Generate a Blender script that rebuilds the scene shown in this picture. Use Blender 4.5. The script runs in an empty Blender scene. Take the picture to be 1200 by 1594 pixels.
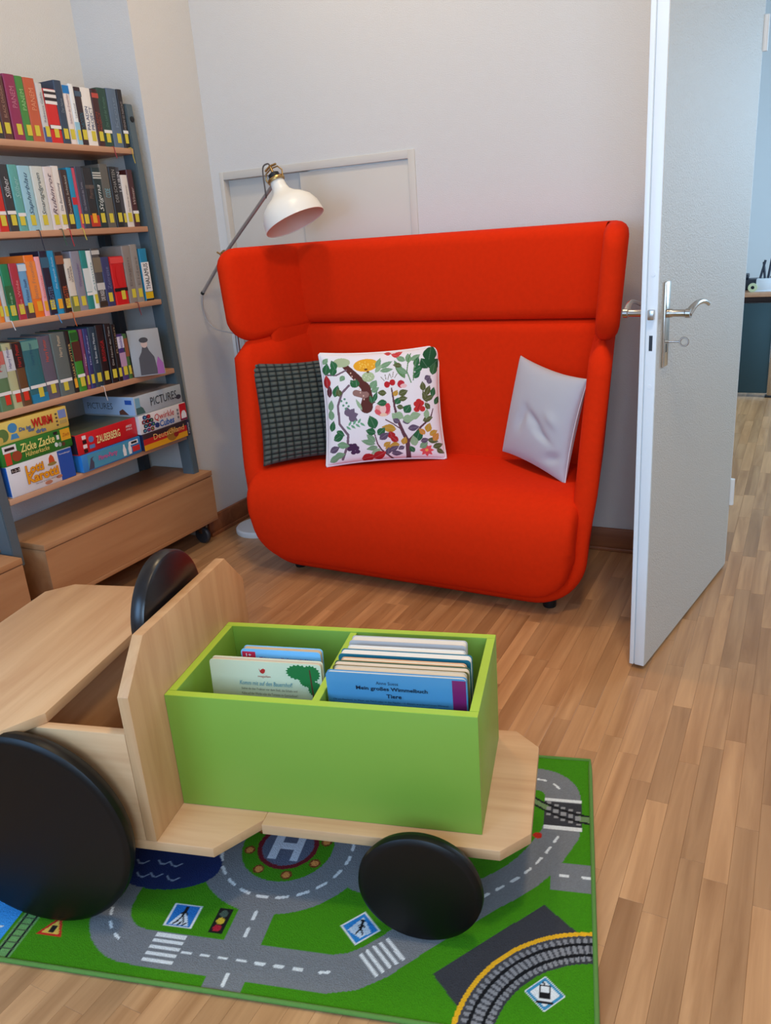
import bpy, bmesh, math, random
import numpy as np
from mathutils import Vector, Matrix

random.seed(7)
rng = np.random.default_rng(7)
SC = bpy.context.scene
COL = SC.collection

# ------------------------------------------------------------------ camera
cam_d = bpy.data.cameras.new('camera')
cam = bpy.data.objects.new('camera', cam_d)
COL.objects.link(cam)
cam_d.sensor_fit = 'VERTICAL'
cam_d.sensor_height = 24.0
cam_d.sensor_width = 24.0 * 1200 / 1594
cam_d.lens = 1252.2 / 1594 * 24.0
cam_d.clip_start = 0.05
CAM_POS = Vector((2.426, -3.141, 1.300))
_p, _r, _y = 0.333952, -0.0744361, 2.65282779 - math.pi
_B = Matrix(((1, 0, 0), (0, 0, -1), (0, 1, 0)))
_Rz = Matrix(((math.cos(_y), -math.sin(_y), 0), (math.sin(_y), math.cos(_y), 0), (0, 0, 1)))
_Rx = Matrix(((1, 0, 0), (0, math.cos(_p), -math.sin(_p)), (0, math.sin(_p), math.cos(_p))))
_Rr = Matrix(((math.cos(_r), -math.sin(_r), 0), (math.sin(_r), math.cos(_r), 0), (0, 0, 1)))
_M = _Rr @ _Rx @ _B @ _Rz                     # world -> (right, down, forward)
_cw = Matrix((_M[0], -_M[1], -_M[2])).transposed()
cam.matrix_world = Matrix.Translation(CAM_POS) @ _cw.to_4x4()
SC.camera = cam

# ------------------------------------------------------------------ world, lights, exposure
SC.view_settings.view_transform = 'Standard'
SC.view_settings.look = 'None'
SC.view_settings.gamma = 1.0
SC.view_settings.use_curve_mapping = False
SC.view_settings.exposure = 0.05
SC.render.film_transparent = False
try:
    SC.cycles.max_bounces = 8
    SC.cycles.use_denoising = True
except Exception:
    pass

wd = bpy.data.worlds.new('sky'); SC.world = wd
wd.use_nodes = True
wd.node_tree.nodes['Background'].inputs[0].default_value = (0.55, 0.72, 1.0, 1)
wd.node_tree.nodes['Background'].inputs[1].default_value = 1.0

def area(name, loc, target, sx, sy, power, color):
    d = bpy.data.lights.new(name, 'AREA'); d.shape = 'RECTANGLE'
    d.size = sx; d.size_y = sy; d.energy = power; d.color = color
    o = bpy.data.objects.new(name, d); COL.objects.link(o)
    o.location = loc
    o.rotation_euler = (Vector(target) - Vector(loc)).to_track_quat('-Z', 'Y').to_euler()
    return o

# cool light from behind the camera: daylight through window_1, added fill on the right
area('daylight_window_left', (0.80, -4.54, 1.62), (0.95, -1.6, 0.75), 1.30, 1.35, 42, (0.30, 0.58, 1.0))
area('fill_light_right', (2.95, -4.54, 1.62), (2.3, -0.8, 0.9), 1.30, 1.35, 52, (0.45, 0.70, 1.0))  # fill light added to brighten the back wall and door edge
# daylight of the neighbouring room
area('daylight_next_room', (4.25, 2.4, 1.6), (2.6, 2.0, 0.9), 1.6, 1.6, 95, (0.50, 0.75, 1.0))

# ------------------------------------------------------------------ materials
def lin(c):
    out = []
    for v in c[:3]:
        v = v / 255.0
        out.append(v / 12.92 if v <= 0.04045 else ((v + 0.055) / 1.055) ** 2.4)
    return tuple(out)

def L4(c):
    return (*lin(c), 1.0)

MATS = {}
def _new(name):
    m = bpy.data.materials.new(name); m.use_nodes = True
    nt = m.node_tree
    return m, nt, nt.nodes['Principled BSDF']

def plain(name, c, rough=0.6, metal=0.0, spec=0.5, coat=0.0, bump=None, var=0.0, varscale=20, sheen=0.0, emit=None):
    """bump = (scale, strength)"""
    if name in MATS: return MATS[name]
    m, nt, b = _new(name)
    b.inputs['Base Color'].default_value = L4(c)
    b.inputs['Roughness'].default_value = rough
    b.inputs['Metallic'].default_value = metal
    b.inputs['Specular IOR Level'].default_value = spec
    b.inputs['Coat Weight'].default_value = coat
    if sheen:
        b.inputs['Sheen Weight'].default_value = sheen
        b.inputs['Sheen Roughness'].default_value = 0.5
    tc = None
    if bump or var:
        tc = nt.nodes.new('ShaderNodeTexCoord')
    if var:
        n = nt.nodes.new('ShaderNodeTexNoise'); n.inputs['Scale'].default_value = varscale
        n.inputs['Detail'].default_value = 4
        nt.links.new(tc.outputs['Object'], n.inputs['Vector'])
        hs = nt.nodes.new('ShaderNodeMixRGB'); hs.blend_type = 'MULTIPLY'
        hs.inputs[0].default_value = 1.0
        r = nt.nodes.new('ShaderNodeMapRange')
        r.inputs[1].default_value = 0.3; r.inputs[2].default_value = 0.7
        r.inputs[3].default_value = 1 - var; r.inputs[4].default_value = 1 + var * 0.6
        nt.links.new(n.outputs['Fac'], r.inputs[0])
        hs.inputs[1].default_value = L4(c)
        nt.links.new(r.outputs[0], hs.inputs[2])
        nt.links.new(hs.outputs[0], b.inputs['Base Color'])
    if bump:
        n2 = nt.nodes.new('ShaderNodeTexNoise'); n2.inputs['Scale'].default_value = bump[0]
        n2.inputs['Detail'].default_value = 3
        nt.links.new(tc.outputs['Object'], n2.inputs['Vector'])
        bp = nt.nodes.new('ShaderNodeBump'); bp.inputs['Strength'].default_value = bump[1]
        bp.inputs['Distance'].default_value = bump[2] if len(bump) > 2 else 0.004
        nt.links.new(n2.outputs['Fac'], bp.inputs['Height'])
        nt.links.new(bp.outputs[0], b.inputs['Normal'])
    if emit:
        b.inputs['Emission Color'].default_value = L4(c)
        b.inputs['Emission Strength'].default_value = emit
    MATS[name] = m
    return m

def wood(name, c_dark, c_light, along='x', rough=0.45, scale=1.0, rand=False, spec=0.4):
    if name in MATS: return MATS[name]
    m, nt, b = _new(name)
    tc = nt.nodes.new('ShaderNodeTexCoord')
    mp = nt.nodes.new('ShaderNodeMapping')
    s = {'x': (1.6, 22, 22), 'y': (22, 1.6, 22), 'z': (22, 22, 1.6)}[along]
    mp.inputs['Scale'].default_value = tuple(v * scale for v in s)
    src = tc.outputs['Object']
    rnd = None
    if rand:
        oi = nt.nodes.new('ShaderNodeObjectInfo'); ge = nt.nodes.new('ShaderNodeNewGeometry')
        ad = nt.nodes.new('ShaderNodeMath'); ad.operation = 'ADD'
        nt.links.new(oi.outputs['Random'], ad.inputs[0]); nt.links.new(ge.outputs['Random Per Island'], ad.inputs[1])
        fr = nt.nodes.new('ShaderNodeMath'); fr.operation = 'FRACT'; nt.links.new(ad.outputs[0], fr.inputs[0])
        rnd = fr.outputs[0]
        cx = nt.nodes.new('ShaderNodeCombineXYZ')
        m1 = nt.nodes.new('ShaderNodeMath'); m1.operation = 'MULTIPLY'; m1.inputs[1].default_value = 37.0
        nt.links.new(rnd, m1.inputs[0])
        for i in range(3): nt.links.new(m1.outputs[0], cx.inputs[i])
        va = nt.nodes.new('ShaderNodeVectorMath'); va.operation = 'ADD'
        nt.links.new(src, va.inputs[0]); nt.links.new(cx.outputs[0], va.inputs[1])
        src = va.outputs[0]
    nt.links.new(src, mp.inputs['Vector'])
    n = nt.nodes.new('ShaderNodeTexNoise'); n.inputs['Scale'].default_value = 1.0
    n.inputs['Detail'].default_value = 6; n.inputs['Roughness'].default_value = 0.55
    n.inputs['Distortion'].default_value = 0.6
    nt.links.new(mp.outputs[0], n.inputs['Vector'])
    cr = nt.nodes.new('ShaderNodeValToRGB')
    cr.color_ramp.elements[0].position = 0.28; cr.color_ramp.elements[0].color = L4(c_dark)
    cr.color_ramp.elements[1].position = 0.72; cr.color_ramp.elements[1].color = L4(c_light)
    nt.links.new(n.outputs['Fac'], cr.inputs[0])
    out = cr.outputs[0]
    if rand:
        r = nt.nodes.new('ShaderNodeMapRange'); r.inputs[3].default_value = 0.82; r.inputs[4].default_value = 1.14
        nt.links.new(rnd, r.inputs[0])
        mx = nt.nodes.new('ShaderNodeMixRGB'); mx.blend_type = 'MULTIPLY'; mx.inputs[0].default_value = 1
        nt.links.new(out, mx.inputs[1]); nt.links.new(r.outputs[0], mx.inputs[2]); out = mx.outputs[0]
    nt.links.new(out, b.inputs['Base Color'])
    b.inputs['Roughness'].default_value = rough
    b.inputs['Specular IOR Level'].default_value = spec
    MATS[name] = m
    return m

def printed(name, rough=0.7, bump=None, sheen=0.0):
    """colour of a flat print or woven pattern, kept per vertex"""
    if name in MATS: return MATS[name]
    m, nt, b = _new(name)
    at = nt.nodes.new('ShaderNodeAttribute'); at.attribute_name = 'Col'
    nt.links.new(at.outputs['Color'], b.inputs['Base Color'])
    b.inputs['Roughness'].default_value = rough
    b.inputs['Specular IOR Level'].default_value = 0.25
    if sheen: b.inputs['Sheen Weight'].default_value = sheen
    if bump:
        tc = nt.nodes.new('ShaderNodeTexCoord')
        n2 = nt.nodes.new('ShaderNodeTexNoise'); n2.inputs['Scale'].default_value = bump[0]; n2.inputs['Detail'].default_value = 2
        nt.links.new(tc.outputs['Object'], n2.inputs['Vector'])
        bp = nt.nodes.new('ShaderNodeBump'); bp.inputs['Strength'].default_value = bump[1]; bp.inputs['Distance'].default_value = bump[2]
        nt.links.new(n2.outputs['Fac'], bp.inputs['Height']); nt.links.new(bp.outputs[0], b.inputs['Normal'])
    MATS[name] = m
    return m

M_WALL = plain('wallpaper_white', (216, 213, 208), 0.9, spec=0.2, bump=(260, 0.55, 0.003))
M_CEIL = plain('ceiling_white', (238, 236, 232), 0.9, spec=0.2)
M_BASE = wood('baseboard_wood', (128, 74, 44), (158, 98, 60), 'x', 0.45)
M_OAK = wood('oak_parquet', (160, 112, 70), (206, 156, 108), 'y', 0.34, rand=True, spec=0.45)
M_GAP = plain('floor_joint', (112, 78, 48), 0.7)
M_RED = plain('red_felt', (220, 44, 4), 0.9, spec=0.12, bump=(900, 0.25, 0.001), var=0.04, varscale=60)
M_BLACK = plain('black_plastic', (16, 16, 17), 0.5)
M_BEECHX = wood('beech_along_x', (196, 148, 104), (220, 178, 132), 'x', 0.42)
M_BEECHY = wood('beech_along_y', (196, 148, 104), (220, 178, 132), 'y', 0.42)
M_BEECHZ = wood('beech_along_z', (190, 140, 94), (214, 168, 120), 'z', 0.42)
M_SHELF = wood('shelf_beech', (188, 138, 104), (206, 158, 124), 'y', 0.45)
M_CHEST = wood('chest_beech', (172, 118, 76), (196, 144, 98), 'y', 0.5, scale=0.7)
M_STEEL = plain('blue_grey_steel', (88, 102, 108), 0.45, metal=0.1)
M_LIME = plain('lime_lacquer', (128, 166, 58), 0.42, bump=(350, 0.06, 0.001))
M_WHEEL = plain('black_wheel_lacquer', (9, 8, 7), 0.4, spec=0.30)
M_HATCH = plain('hatch_grey', (206, 200, 190), 0.6)
M_WHITEMETAL = plain('white_lamp_enamel', (238, 234, 224), 0.35)
M_GREYROD = plain('grey_rod', (170, 164, 160), 0.35, metal=0.6)
M_BRASS = plain('brass', (186, 150, 96), 0.32, metal=1.0)
M_CHROME = plain('brushed_nickel', (196, 190, 182), 0.26, metal=1.0)
M_DOORW = plain('door_white_enamel', (236, 240, 242), 0.32)
M_DOORG = plain('door_grey_relief', (198, 192, 182), 0.5, bump=(230, 0.7, 0.003))
M_PAGE = plain('paper_pages', (226, 212, 190), 0.9)
M_YEL = plain('yellow_sticker', (216, 198, 62), 0.6)
M_ORS = plain('orange_sticker', (236, 168, 40), 0.6)
M_REDS = plain('red_sticker', (222, 52, 30), 0.6)
M_WHT = plain('white_paper', (236, 232, 226), 0.6)
M_INK = plain('black_ink', (20, 18, 18), 0.6)

# ------------------------------------------------------------------ mesh helpers
def mesh_obj(name, bm, mat, parent=None, smooth=None, doubles=False):
    me = bpy.data.meshes.new(name)
    if doubles: bmesh.ops.remove_doubles(bm, verts=bm.verts, dist=1e-5)
    bmesh.ops.recalc_face_normals(bm, faces=bm.faces)
    bm.to_mesh(me); bm.free()
    if mat: me.materials.append(mat)
    if smooth is not None:
        me.polygons.foreach_set('use_smooth', [True] * len(me.polygons))
        me.set_sharp_from_angle(angle=math.radians(smooth))
    o = bpy.data.objects.new(name, me); COL.objects.link(o)
    if parent: o.parent = parent
    return o

def tag(o, label, cat, group=None, kind=None):
    if label: o['label'] = label
    if cat: o['category'] = cat
    if group: o['group'] = group
    if kind: o['kind'] = kind
    return o

def thing(name, label, cat, loc=(0, 0, 0), rotz=0.0, group=None, kind=None):
    o = bpy.data.objects.new(name, None); o.empty_display_size = 0.05
    COL.objects.link(o)
    o.location = loc; o.rotation_euler = (0, 0, rotz)
    return tag(o, label, cat, group, kind)

def bm_box(bm, x0, x1, y0, y1, z0, z1, bev=0.0, seg=2, mtx=None):
    r = bmesh.ops.create_cube(bm, size=1.0)
    vs = r['verts']
    bmesh.ops.scale(bm, vec=(x1 - x0, y1 - y0, z1 - z0), verts=vs)
    bmesh.ops.translate(bm, vec=((x0 + x1) / 2, (y0 + y1) / 2, (z0 + z1) / 2), verts=vs)
    if bev:
        es = list({e for v in vs for e in v.link_edges})
        rr = bmesh.ops.bevel(bm, geom=es, offset=bev, segments=seg, affect='EDGES', profile=0.5)
        vs = list({v for f in rr['faces'] for v in f.verts} | {v for v in vs if v.is_valid})
    if mtx is not None:
        bmesh.ops.transform(bm, matrix=mtx, verts=[v for v in vs if v.is_valid])
    return vs

def box(name, x0, x1, y0, y1, z0, z1, mat, parent=None, bev=0.0, seg=2, mtx=None):
    bm = bmesh.new(); bm_box(bm, x0, x1, y0, y1, z0, z1, bev, seg)
    if mtx is not None: bmesh.ops.transform(bm, matrix=mtx, verts=bm.verts)
    return mesh_obj(name, bm, mat, parent, 40 if bev else None)

def prism(name, pts, z0, z1, mat, parent=None, bev=0.0, mtx=None):
    """polygon pts (x,y) extruded z0..z1, then optional matrix"""
    bm = bmesh.new()
    f = bm.faces.new([bm.verts.new((x, y, z0)) for x, y in pts])
    r = bmesh.ops.extrude_face_region(bm, geom=[f])
    bmesh.ops.translate(bm, vec=(0, 0, z1 - z0), verts=[v for v in r['geom'] if isinstance(v, bmesh.types.BMVert)])
    if bev:
        bmesh.ops.bevel(bm, geom=list(bm.edges), offset=bev, segments=2, affect='EDGES', profile=0.5)
    if mtx is not None: bmesh.ops.transform(bm, matrix=mtx, verts=bm.verts)
    return mesh_obj(name, bm, mat, parent, 40 if bev else None)

def bm_lathe(bm, prof, n=32, mtx=None, close=False):
    """prof: list of (r, z) revolved about z"""
    rings = []
    for r, z in prof:
        if r < 1e-6:
            rings.append([bm.verts.new((0, 0, z))])
        else:
            rings.append([bm.verts.new((r * math.cos(2 * math.pi * k / n), r * math.sin(2 * math.pi * k / n), z)) for k in range(n)])
    pairs = list(zip(rings, rings[1:]))
    if close: pairs.append((rings[-1], rings[0]))
    for a, b in pairs:
        for k in range(n):
            k2 = (k + 1) % n
            if len(a) == 1 and len(b) == 1: continue
            if len(a) == 1: bm.faces.new((a[0], b[k], b[k2]))
            elif len(b) == 1: bm.faces.new((a[k], a[k2], b[0]))
            else: bm.faces.new((a[k], a[k2], b[k2], b[k]))
    if mtx is not None:
        bmesh.ops.transform(bm, matrix=mtx, verts=[v for r in rings for v in r])

def lathe(name, prof, mat, parent=None, n=32, mtx=None, smooth=35, close=False):
    bm = bmesh.new(); bm_lathe(bm, prof, n, mtx, close)
    return mesh_obj(name, bm, mat, parent, smooth)

def bm_tube(bm, pts, r, n=8, closed=False):
    pts = [Vector(p) for p in pts]
    m = len(pts); rings = []
    rr = r if hasattr(r, '__len__') else [r] * m
    prev = None
    for i, p in enumerate(pts):
        if closed: t = pts[(i + 1) % m] - pts[i - 1]
        else: t = pts[min(i + 1, m - 1)] - pts[max(i - 1, 0)]
        t.normalize()
        if prev is None:
            up = Vector((0, 0, 1)) if abs(t.z) < 0.9 else Vector((1, 0, 0))
            a = t.cross(up).normalized()
        else:
            a = (prev - t * prev.dot(t)).normalized()
        prev = a; b = t.cross(a)
        rings.append([bm.verts.new(p + (a * math.cos(2 * math.pi * k / n) + b * math.sin(2 * math.pi * k / n)) * rr[i]) for k in range(n)])
    prs = list(zip(rings, rings[1:]))
    if closed: prs.append((rings[-1], rings[0]))
    for A, B in prs:
        for k in range(n):
            bm.faces.new((A[k], A[(k + 1) % n], B[(k + 1) % n], B[k]))
    if not closed:
        bm.faces.new(rings[0][::-1]); bm.faces.new(rings[-1])

def tube(name, pts, r, mat, parent=None, n=8, closed=False):
    bm = bmesh.new(); bm_tube(bm, pts, r, n, closed)
    return mesh_obj(name, bm, mat, parent, 50)

def grid_faces(bm, rows, close_u=False, close_v=False):
    nu = len(rows); nv = len(rows[0])
    for i in range(nu if close_u else nu - 1):
        A = rows[i]; B = rows[(i + 1) % nu]
        for j in range(nv if close_v else nv - 1):
            j2 = (j + 1) % nv
            try: bm.faces.new((A[j], A[j2], B[j2], B[j]))
            except ValueError: pass

def smoothpath(pts, n=8):
    """Catmull-Rom through pts"""
    P = [Vector(p) for p in pts]; out = []
    for i in range(len(P) - 1):
        p0 = P[max(i - 1, 0)]; p1 = P[i]; p2 = P[i + 1]; p3 = P[min(i + 2, len(P) - 1)]
        for k in range(n):
            t = k / n
            out.append(0.5 * ((2 * p1) + (p2 - p0) * t + (2 * p0 - 5 * p1 + 4 * p2 - p3) * t * t + (-p0 + 3 * p1 - 3 * p2 + p3) * t ** 3))
    out.append(P[-1]); return out

_txt = {}
def text(s, mat, parent, centre, xdir, ydir, maxw, maxh, name='lettering', shear=0.0, bold=0.0, stretch=True, lift=0.0003):
    """flat lettering as a mesh, fitted into maxw x maxh around centre"""
    key = (s, shear, bold)
    if key not in _txt:
        cu = bpy.data.curves.new('t', 'FONT'); cu.body = s; cu.shear = shear; cu.offset = bold
        cu.align_x = 'CENTER'; cu.resolution_u = 2; cu.fill_mode = 'FRONT'
        ob = bpy.data.objects.new('t', cu); COL.objects.link(ob)
        dg = bpy.context.evaluated_depsgraph_get()
        me = bpy.data.meshes.new_from_object(ob.evaluated_get(dg), depsgraph=dg)
        bpy.data.objects.remove(ob); bpy.data.curves.remove(cu)
        n = len(me.vertices); co = np.empty(n * 3); me.vertices.foreach_get('co', co); co = co.reshape(-1, 3)
        mn = co.min(0); mx = co.max(0)
        co[:, 0] -= (mn[0] + mx[0]) / 2; co[:, 1] -= (mn[1] + mx[1]) / 2; co[:, 2] = 0
        faces = [tuple(p.vertices) for p in me.polygons]
        bpy.data.meshes.remove(me)
        _txt[key] = (co, faces, mx[0] - mn[0], mx[1] - mn[1])
    co, faces, w, h = _txt[key]
    if stretch: sx, sy = maxw / w, maxh / h
    else: sx = sy = min(maxw / w, maxh / h)
    xd = Vector(xdir).normalized(); yd = Vector(ydir).normalized(); zd = xd.cross(yd)
    c = Vector(centre) + zd * lift
    X = np.array(xd) * sx; Y = np.array(yd) * sy
    P = np.array(c)[None] + co[:, :1] * X[None] + co[:, 1:2] * Y[None]
    me = bpy.data.meshes.new(name); me.from_pydata(P.tolist(), [], faces); me.materials.append(mat)
    o = bpy.data.objects.new(name, me); COL.objects.link(o); o.parent = parent
    return o

def plate(name, mat, parent, centre, xdir, ydir, w, h, t=0.0006, shape=None):
    """thin raised label: rectangle, or polygon shape in unit coords (-.5...5)"""
    xd = Vector(xdir).normalized(); yd = Vector(ydir).normalized(); zd = xd.cross(yd)
    pts = shape or [(-.5, -.5), (.5, -.5), (.5, .5), (-.5, .5)]
    m = Matrix((xd, yd, zd)).transposed().to_4x4(); m.translation = Vector(centre)
    return prism(name, [(x * w, y * h) for x, y in pts], -0.0005, t, mat, parent, mtx=m)

def circle_pts(n=20, sx=0.5, sy=0.5):
    return [(sx * math.cos(2 * math.pi * k / n), sy * math.sin(2 * math.pi * k / n)) for k in range(n)]

class Canvas:
    """vector shapes sampled on a grid of vertices (for prints)"""
    def __init__(s, w, h, nx, ny, c):
        s.w, s.h, s.nx, s.ny = w, h, nx, ny
        s.X, s.Y = np.meshgrid(np.linspace(0, w, nx), np.linspace(0, h, ny))
        s.C = np.empty((ny, nx, 3)); s.C[:] = lin(c)
    def put(s, m, c): s.C[m] = lin(c)
    def rect(s, x0, x1, y0, y1, c): s.put((s.X >= x0) & (s.X <= x1) & (s.Y >= y0) & (s.Y <= y1), c)
    def ell(s, x, y, rx, ry, c, rot=0.0):
        dx, dy = s.X - x, s.Y - y; cr, sr = math.cos(rot), math.sin(rot)
        s.put(((dx * cr + dy * sr) / rx) ** 2 + ((-dx * sr + dy * cr) / ry) ** 2 <= 1, c)
    def ring(s, x, y, r0, r1, c, cond=None):
        d = np.hypot(s.X - x, s.Y - y); m = (d >= r0) & (d <= r1)
        if cond is not None: m &= cond
        s.put(m, c)
    def leaf(s, x, y, ln, wd_, ang, c):
        """leaf from stem point (x,y) towards ang"""
        dx, dy = s.X - x, s.Y - y; ca, sa = math.cos(ang), math.sin(ang)
        u = (dx * ca + dy * sa) / ln; v = (-dx * sa + dy * ca)
        m = (u > 0) & (u < 1)
        prof = np.where(m, wd_ * np.sin(np.pi * np.clip(u, 0, 1) ** 0.8), 0)
        s.put(m & (np.abs(v) < prof), c)
        return m
    def line(s, pts, w, c, w2=None):
        n = len(pts) - 1
        for i in range(n):
            (x0, y0), (x1, y1) = pts[i], pts[i + 1]
            dx, dy = x1 - x0, y1 - y0; L2 = dx * dx + dy * dy + 1e-12
            t = np.clip(((s.X - x0) * dx + (s.Y - y0) * dy) / L2, 0, 1)
            d = np.hypot(s.X - x0 - t * dx, s.Y - y0 - t * dy)
            ww = w if w2 is None else w + (w2 - w) * (i + t) / n
            s.put(d <= ww / 2, c)
    def poly(s, pts, c):
        m = np.zeros(s.X.shape, bool); n = len(pts)
        for i in range(n):
            x0, y0 = pts[i]; x1, y1 = pts[(i + 1) % n]
            if y0 == y1: continue
            k = ((y0 > s.Y) != (y1 > s.Y)) & (s.X < (x1 - x0) * (s.Y - y0) / (y1 - y0) + x0)
            m ^= k
        s.put(m, c)
    def dashes(s, pts, w, dl, gap, c):
        """dashed line along a polyline"""
        d = 0.0; P = [Vector((*p, 0)) for p in pts]
        acc = []; 
        for a, b in zip(P, P[1:]):
            L = (b - a).length; k = max(1, int(L / 0.002))
            for i in range(k): acc.append(a.lerp(b, i / k))
        run = []; L = 0.0; on = True
        for a, b in zip(acc, acc[1:]):
            L += (b - a).length
            if on: run.append((a.x, a.y))
            if on and L > dl:
                if len(run) > 1: s.line([run[0], run[len(run) // 2], run[-1]], w, c)
                run = []; on = False; L = 0
            elif (not on) and L > gap:
                on = True; L = 0

def set_cols(me, cols):
    at = me.color_attributes.new('Col', 'FLOAT_COLOR', 'POINT')
    a = np.ones((len(me.vertices), 4), dtype=np.float32); a[:, :3] = cols
    at.data.foreach_set('color', a.ravel())

ORD = ['', 'first', 'second', 'third', 'fourth', 'fifth', 'sixth', 'seventh', 'eighth', 'ninth', 'tenth', 'eleventh', 'twelfth',
       'thirteenth', 'fourteenth', 'fifteenth', 'sixteenth', 'seventeenth', 'eighteenth', 'nineteenth', 'twentieth', 'twenty-first', 'twenty-second']

# ================================================================== ROOM SHELL
def struct(name, parts, mat, label=None):
    bm = bmesh.new()
    for p in parts: bm_box(bm, *p)
    o = mesh_obj(name, bm, mat)
    o['kind'] = 'structure'
    if label: o['label'] = label
    return o

RX, RY, RZ = 4.3, -4.6, 3.3
DX0, DX1, DZ = 2.188, 3.10, 2.03          # doorway in the back wall
struct('wall_back', [(0.0, 0.06, 0, 0.14, -0.02, RZ), (0.992, DX0, 0, 0.14, -0.02, RZ), (0.06, 0.992, 0, 0.14, -0.02, 0.71), (0.06, 0.992, 0, 0.14, 1.59, RZ), (DX1, RX, 0, 0.14, -0.02, RZ), (DX0, DX1, 0, 0.14, DZ, RZ)], M_WALL)
NY = -0.376                                # edge of the shelf niche
struct('wall_left', [(-0.14, 0, NY, 0.14, -0.02, RZ), (-0.43, -0.29, RY, NY, -0.02, RZ), (-0.29, -0.14, NY, NY + 0.1, -0.02, RZ)], M_WALL)
struct('wall_right', [(RX, RX + 0.14, RY, 0.14, -0.02, RZ)], M_WALL)
WX0, WX1, WZ0, WZ1 = 0.1, 1.5, 0.9, 2.35
VX0, VX1 = 2.25, 3.65
struct('wall_front', [(-0.43, WX0, RY - 0.14, RY, -0.02, RZ), (WX1, VX0, RY - 0.14, RY, -0.02, RZ), (VX1, RX + 0.14, RY - 0.14, RY, -0.02, RZ),
                      (WX0, WX1, RY - 0.14, RY, -0.02, WZ0), (WX0, WX1, RY - 0.14, RY, WZ1, RZ), (VX0, VX1, RY - 0.14, RY, -0.02, WZ0), (VX0, VX1, RY - 0.14, RY, WZ1, RZ)], M_WALL)
struct('ceiling', [(-0.43, RX + 0.14, RY - 0.14, 0.14, RZ, RZ + 0.1)], M_CEIL)
for wn, wc in (('window_1', (WX0 + WX1) / 2), ('fill_window', (VX0 + VX1) / 2)):  # right-hand opening is added, unseen, to go with the fill light
  w1 = thing(wn, None, None, (wc, RY - 0.07, WZ0), kind='structure')
  hw = (WX1 - WX0) / 2
  for nm, b in (('window_frame', (-hw, -hw + 0.06, -.03, .03, 0, WZ1 - WZ0)), ('window_frame', (hw - .06, hw, -.03, .03, 0, WZ1 - WZ0)),
              ('window_frame', (-hw, hw, -.03, .03, 0, .06)), ('window_frame', (-hw, hw, -.03, .03, WZ1 - WZ0 - .06, WZ1 - WZ0)), ('window_frame', (-.03, .03, -.03, .03, 0, WZ1 - WZ0))):
      box(nm, *b, M_DOORW, w1, 0.004)

# next room seen through the doorway
M_WALL2 = plain('next_room_wall', (226, 230, 232), 0.9)
struct('wall_next_room', [(1.2, 4.6, 4.6, 4.7, -0.02, RZ), (1.1, 1.2, 0.14, 4.7, -0.02, RZ), (4.5, 4.6, 0.14, 4.7, -0.02, RZ)], M_WALL2)
struct('ceiling_next_room', [(1.1, 4.6, 0.14, 4.7, RZ, RZ + 0.1)], M_CEIL)
# door frame
jm = thing('trim_1', 'white painted door frame around the open doorway', None, (DX0, 0, 0), kind='structure')
box('jamb', -0.012, 0.028, -0.012, 0.16, 0, DZ, M_DOORW, jm, 0.003)
box('jamb', DX1 - DX0 - 0.03, DX1 - DX0 + 0.01, -0.012, 0.16, 0, DZ, M_DOORW, jm, 0.003)
box('lintel', -0.012, DX1 - DX0 + 0.01, -0.012, 0.16, DZ - 0.03, DZ + 0.02, M_DOORW, jm, 0.003)
# baseboards
def baseboard(name, x0, x1, y0, y1, horizontal):
    o = thing(name, None, None, (0, 0, 0), kind='structure')
    box('board', x0, x1, y0, y1, 0.0, 0.095, M_BASE, o, 0.003)
    if horizontal: box('shoe_strip', x0, x1, y0 - 0.012, y0, 0.0, 0.016, M_BASE, o, 0.003)
    else: box('shoe_strip', x1, x1 + 0.012, y0, y1, 0.0, 0.016, M_BASE, o, 0.003)
baseboard('baseboard_back', 0.03, DX0 - 0.015, -0.016, -0.0005, True)
baseboard('baseboard_left', 0.0005, 0.016, NY, -0.03, False)
baseboard('baseboard_niche', -0.2895, -0.274, -3.0, NY - 0.001, False)

# ---------------------------------------------------------------- floor of parquet strips
floor = bpy.data.objects.new('floor', None)
bm = bmesh.new(); bm_box(bm, -0.43, RX + 0.14, RY - 0.14, 0.0, -0.06, -0.0035); bm_box(bm, 1.1, 4.6, 0.0, 4.7, -0.06, -0.0035)
floor = mesh_obj('floor', bm, M_GAP); floor['kind'] = 'structure'; floor['label'] = 'oak strip parquet floor'
SW = 0.0485
lens = [0.32, 0.42, 0.51, 0.58]
strips = []
x = -0.28
while x < 4.45:
    y = RY - rng.random() * 0.5
    ymax = 4.6 if x > 1.15 else -0.001
    while y < ymax:
        L = lens[rng.integers(0, 4)]
        strips.append((x, y, L)); y += L
    x += SW
def vis(x, y):
    v = _M @ (Vector((x, y, 0)) - CAM_POS)
    if v.z < 0.1: return 0
    px = 600 + 1252.2 * v.x / v.z; py = 797 + 1252.2 * v.y / v.z
    return (v.z if (-30 < px < 1230 and -30 < py < 1640) else 0)
P0 = Vector((2.04, -1.418, 0)); RT = math.radians(14.1)
RU = Vector((-math.cos(RT), -math.sin(RT), 0)); RV = Vector((math.sin(RT), -math.cos(RT), 0))
cand = []
rest = []
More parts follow.
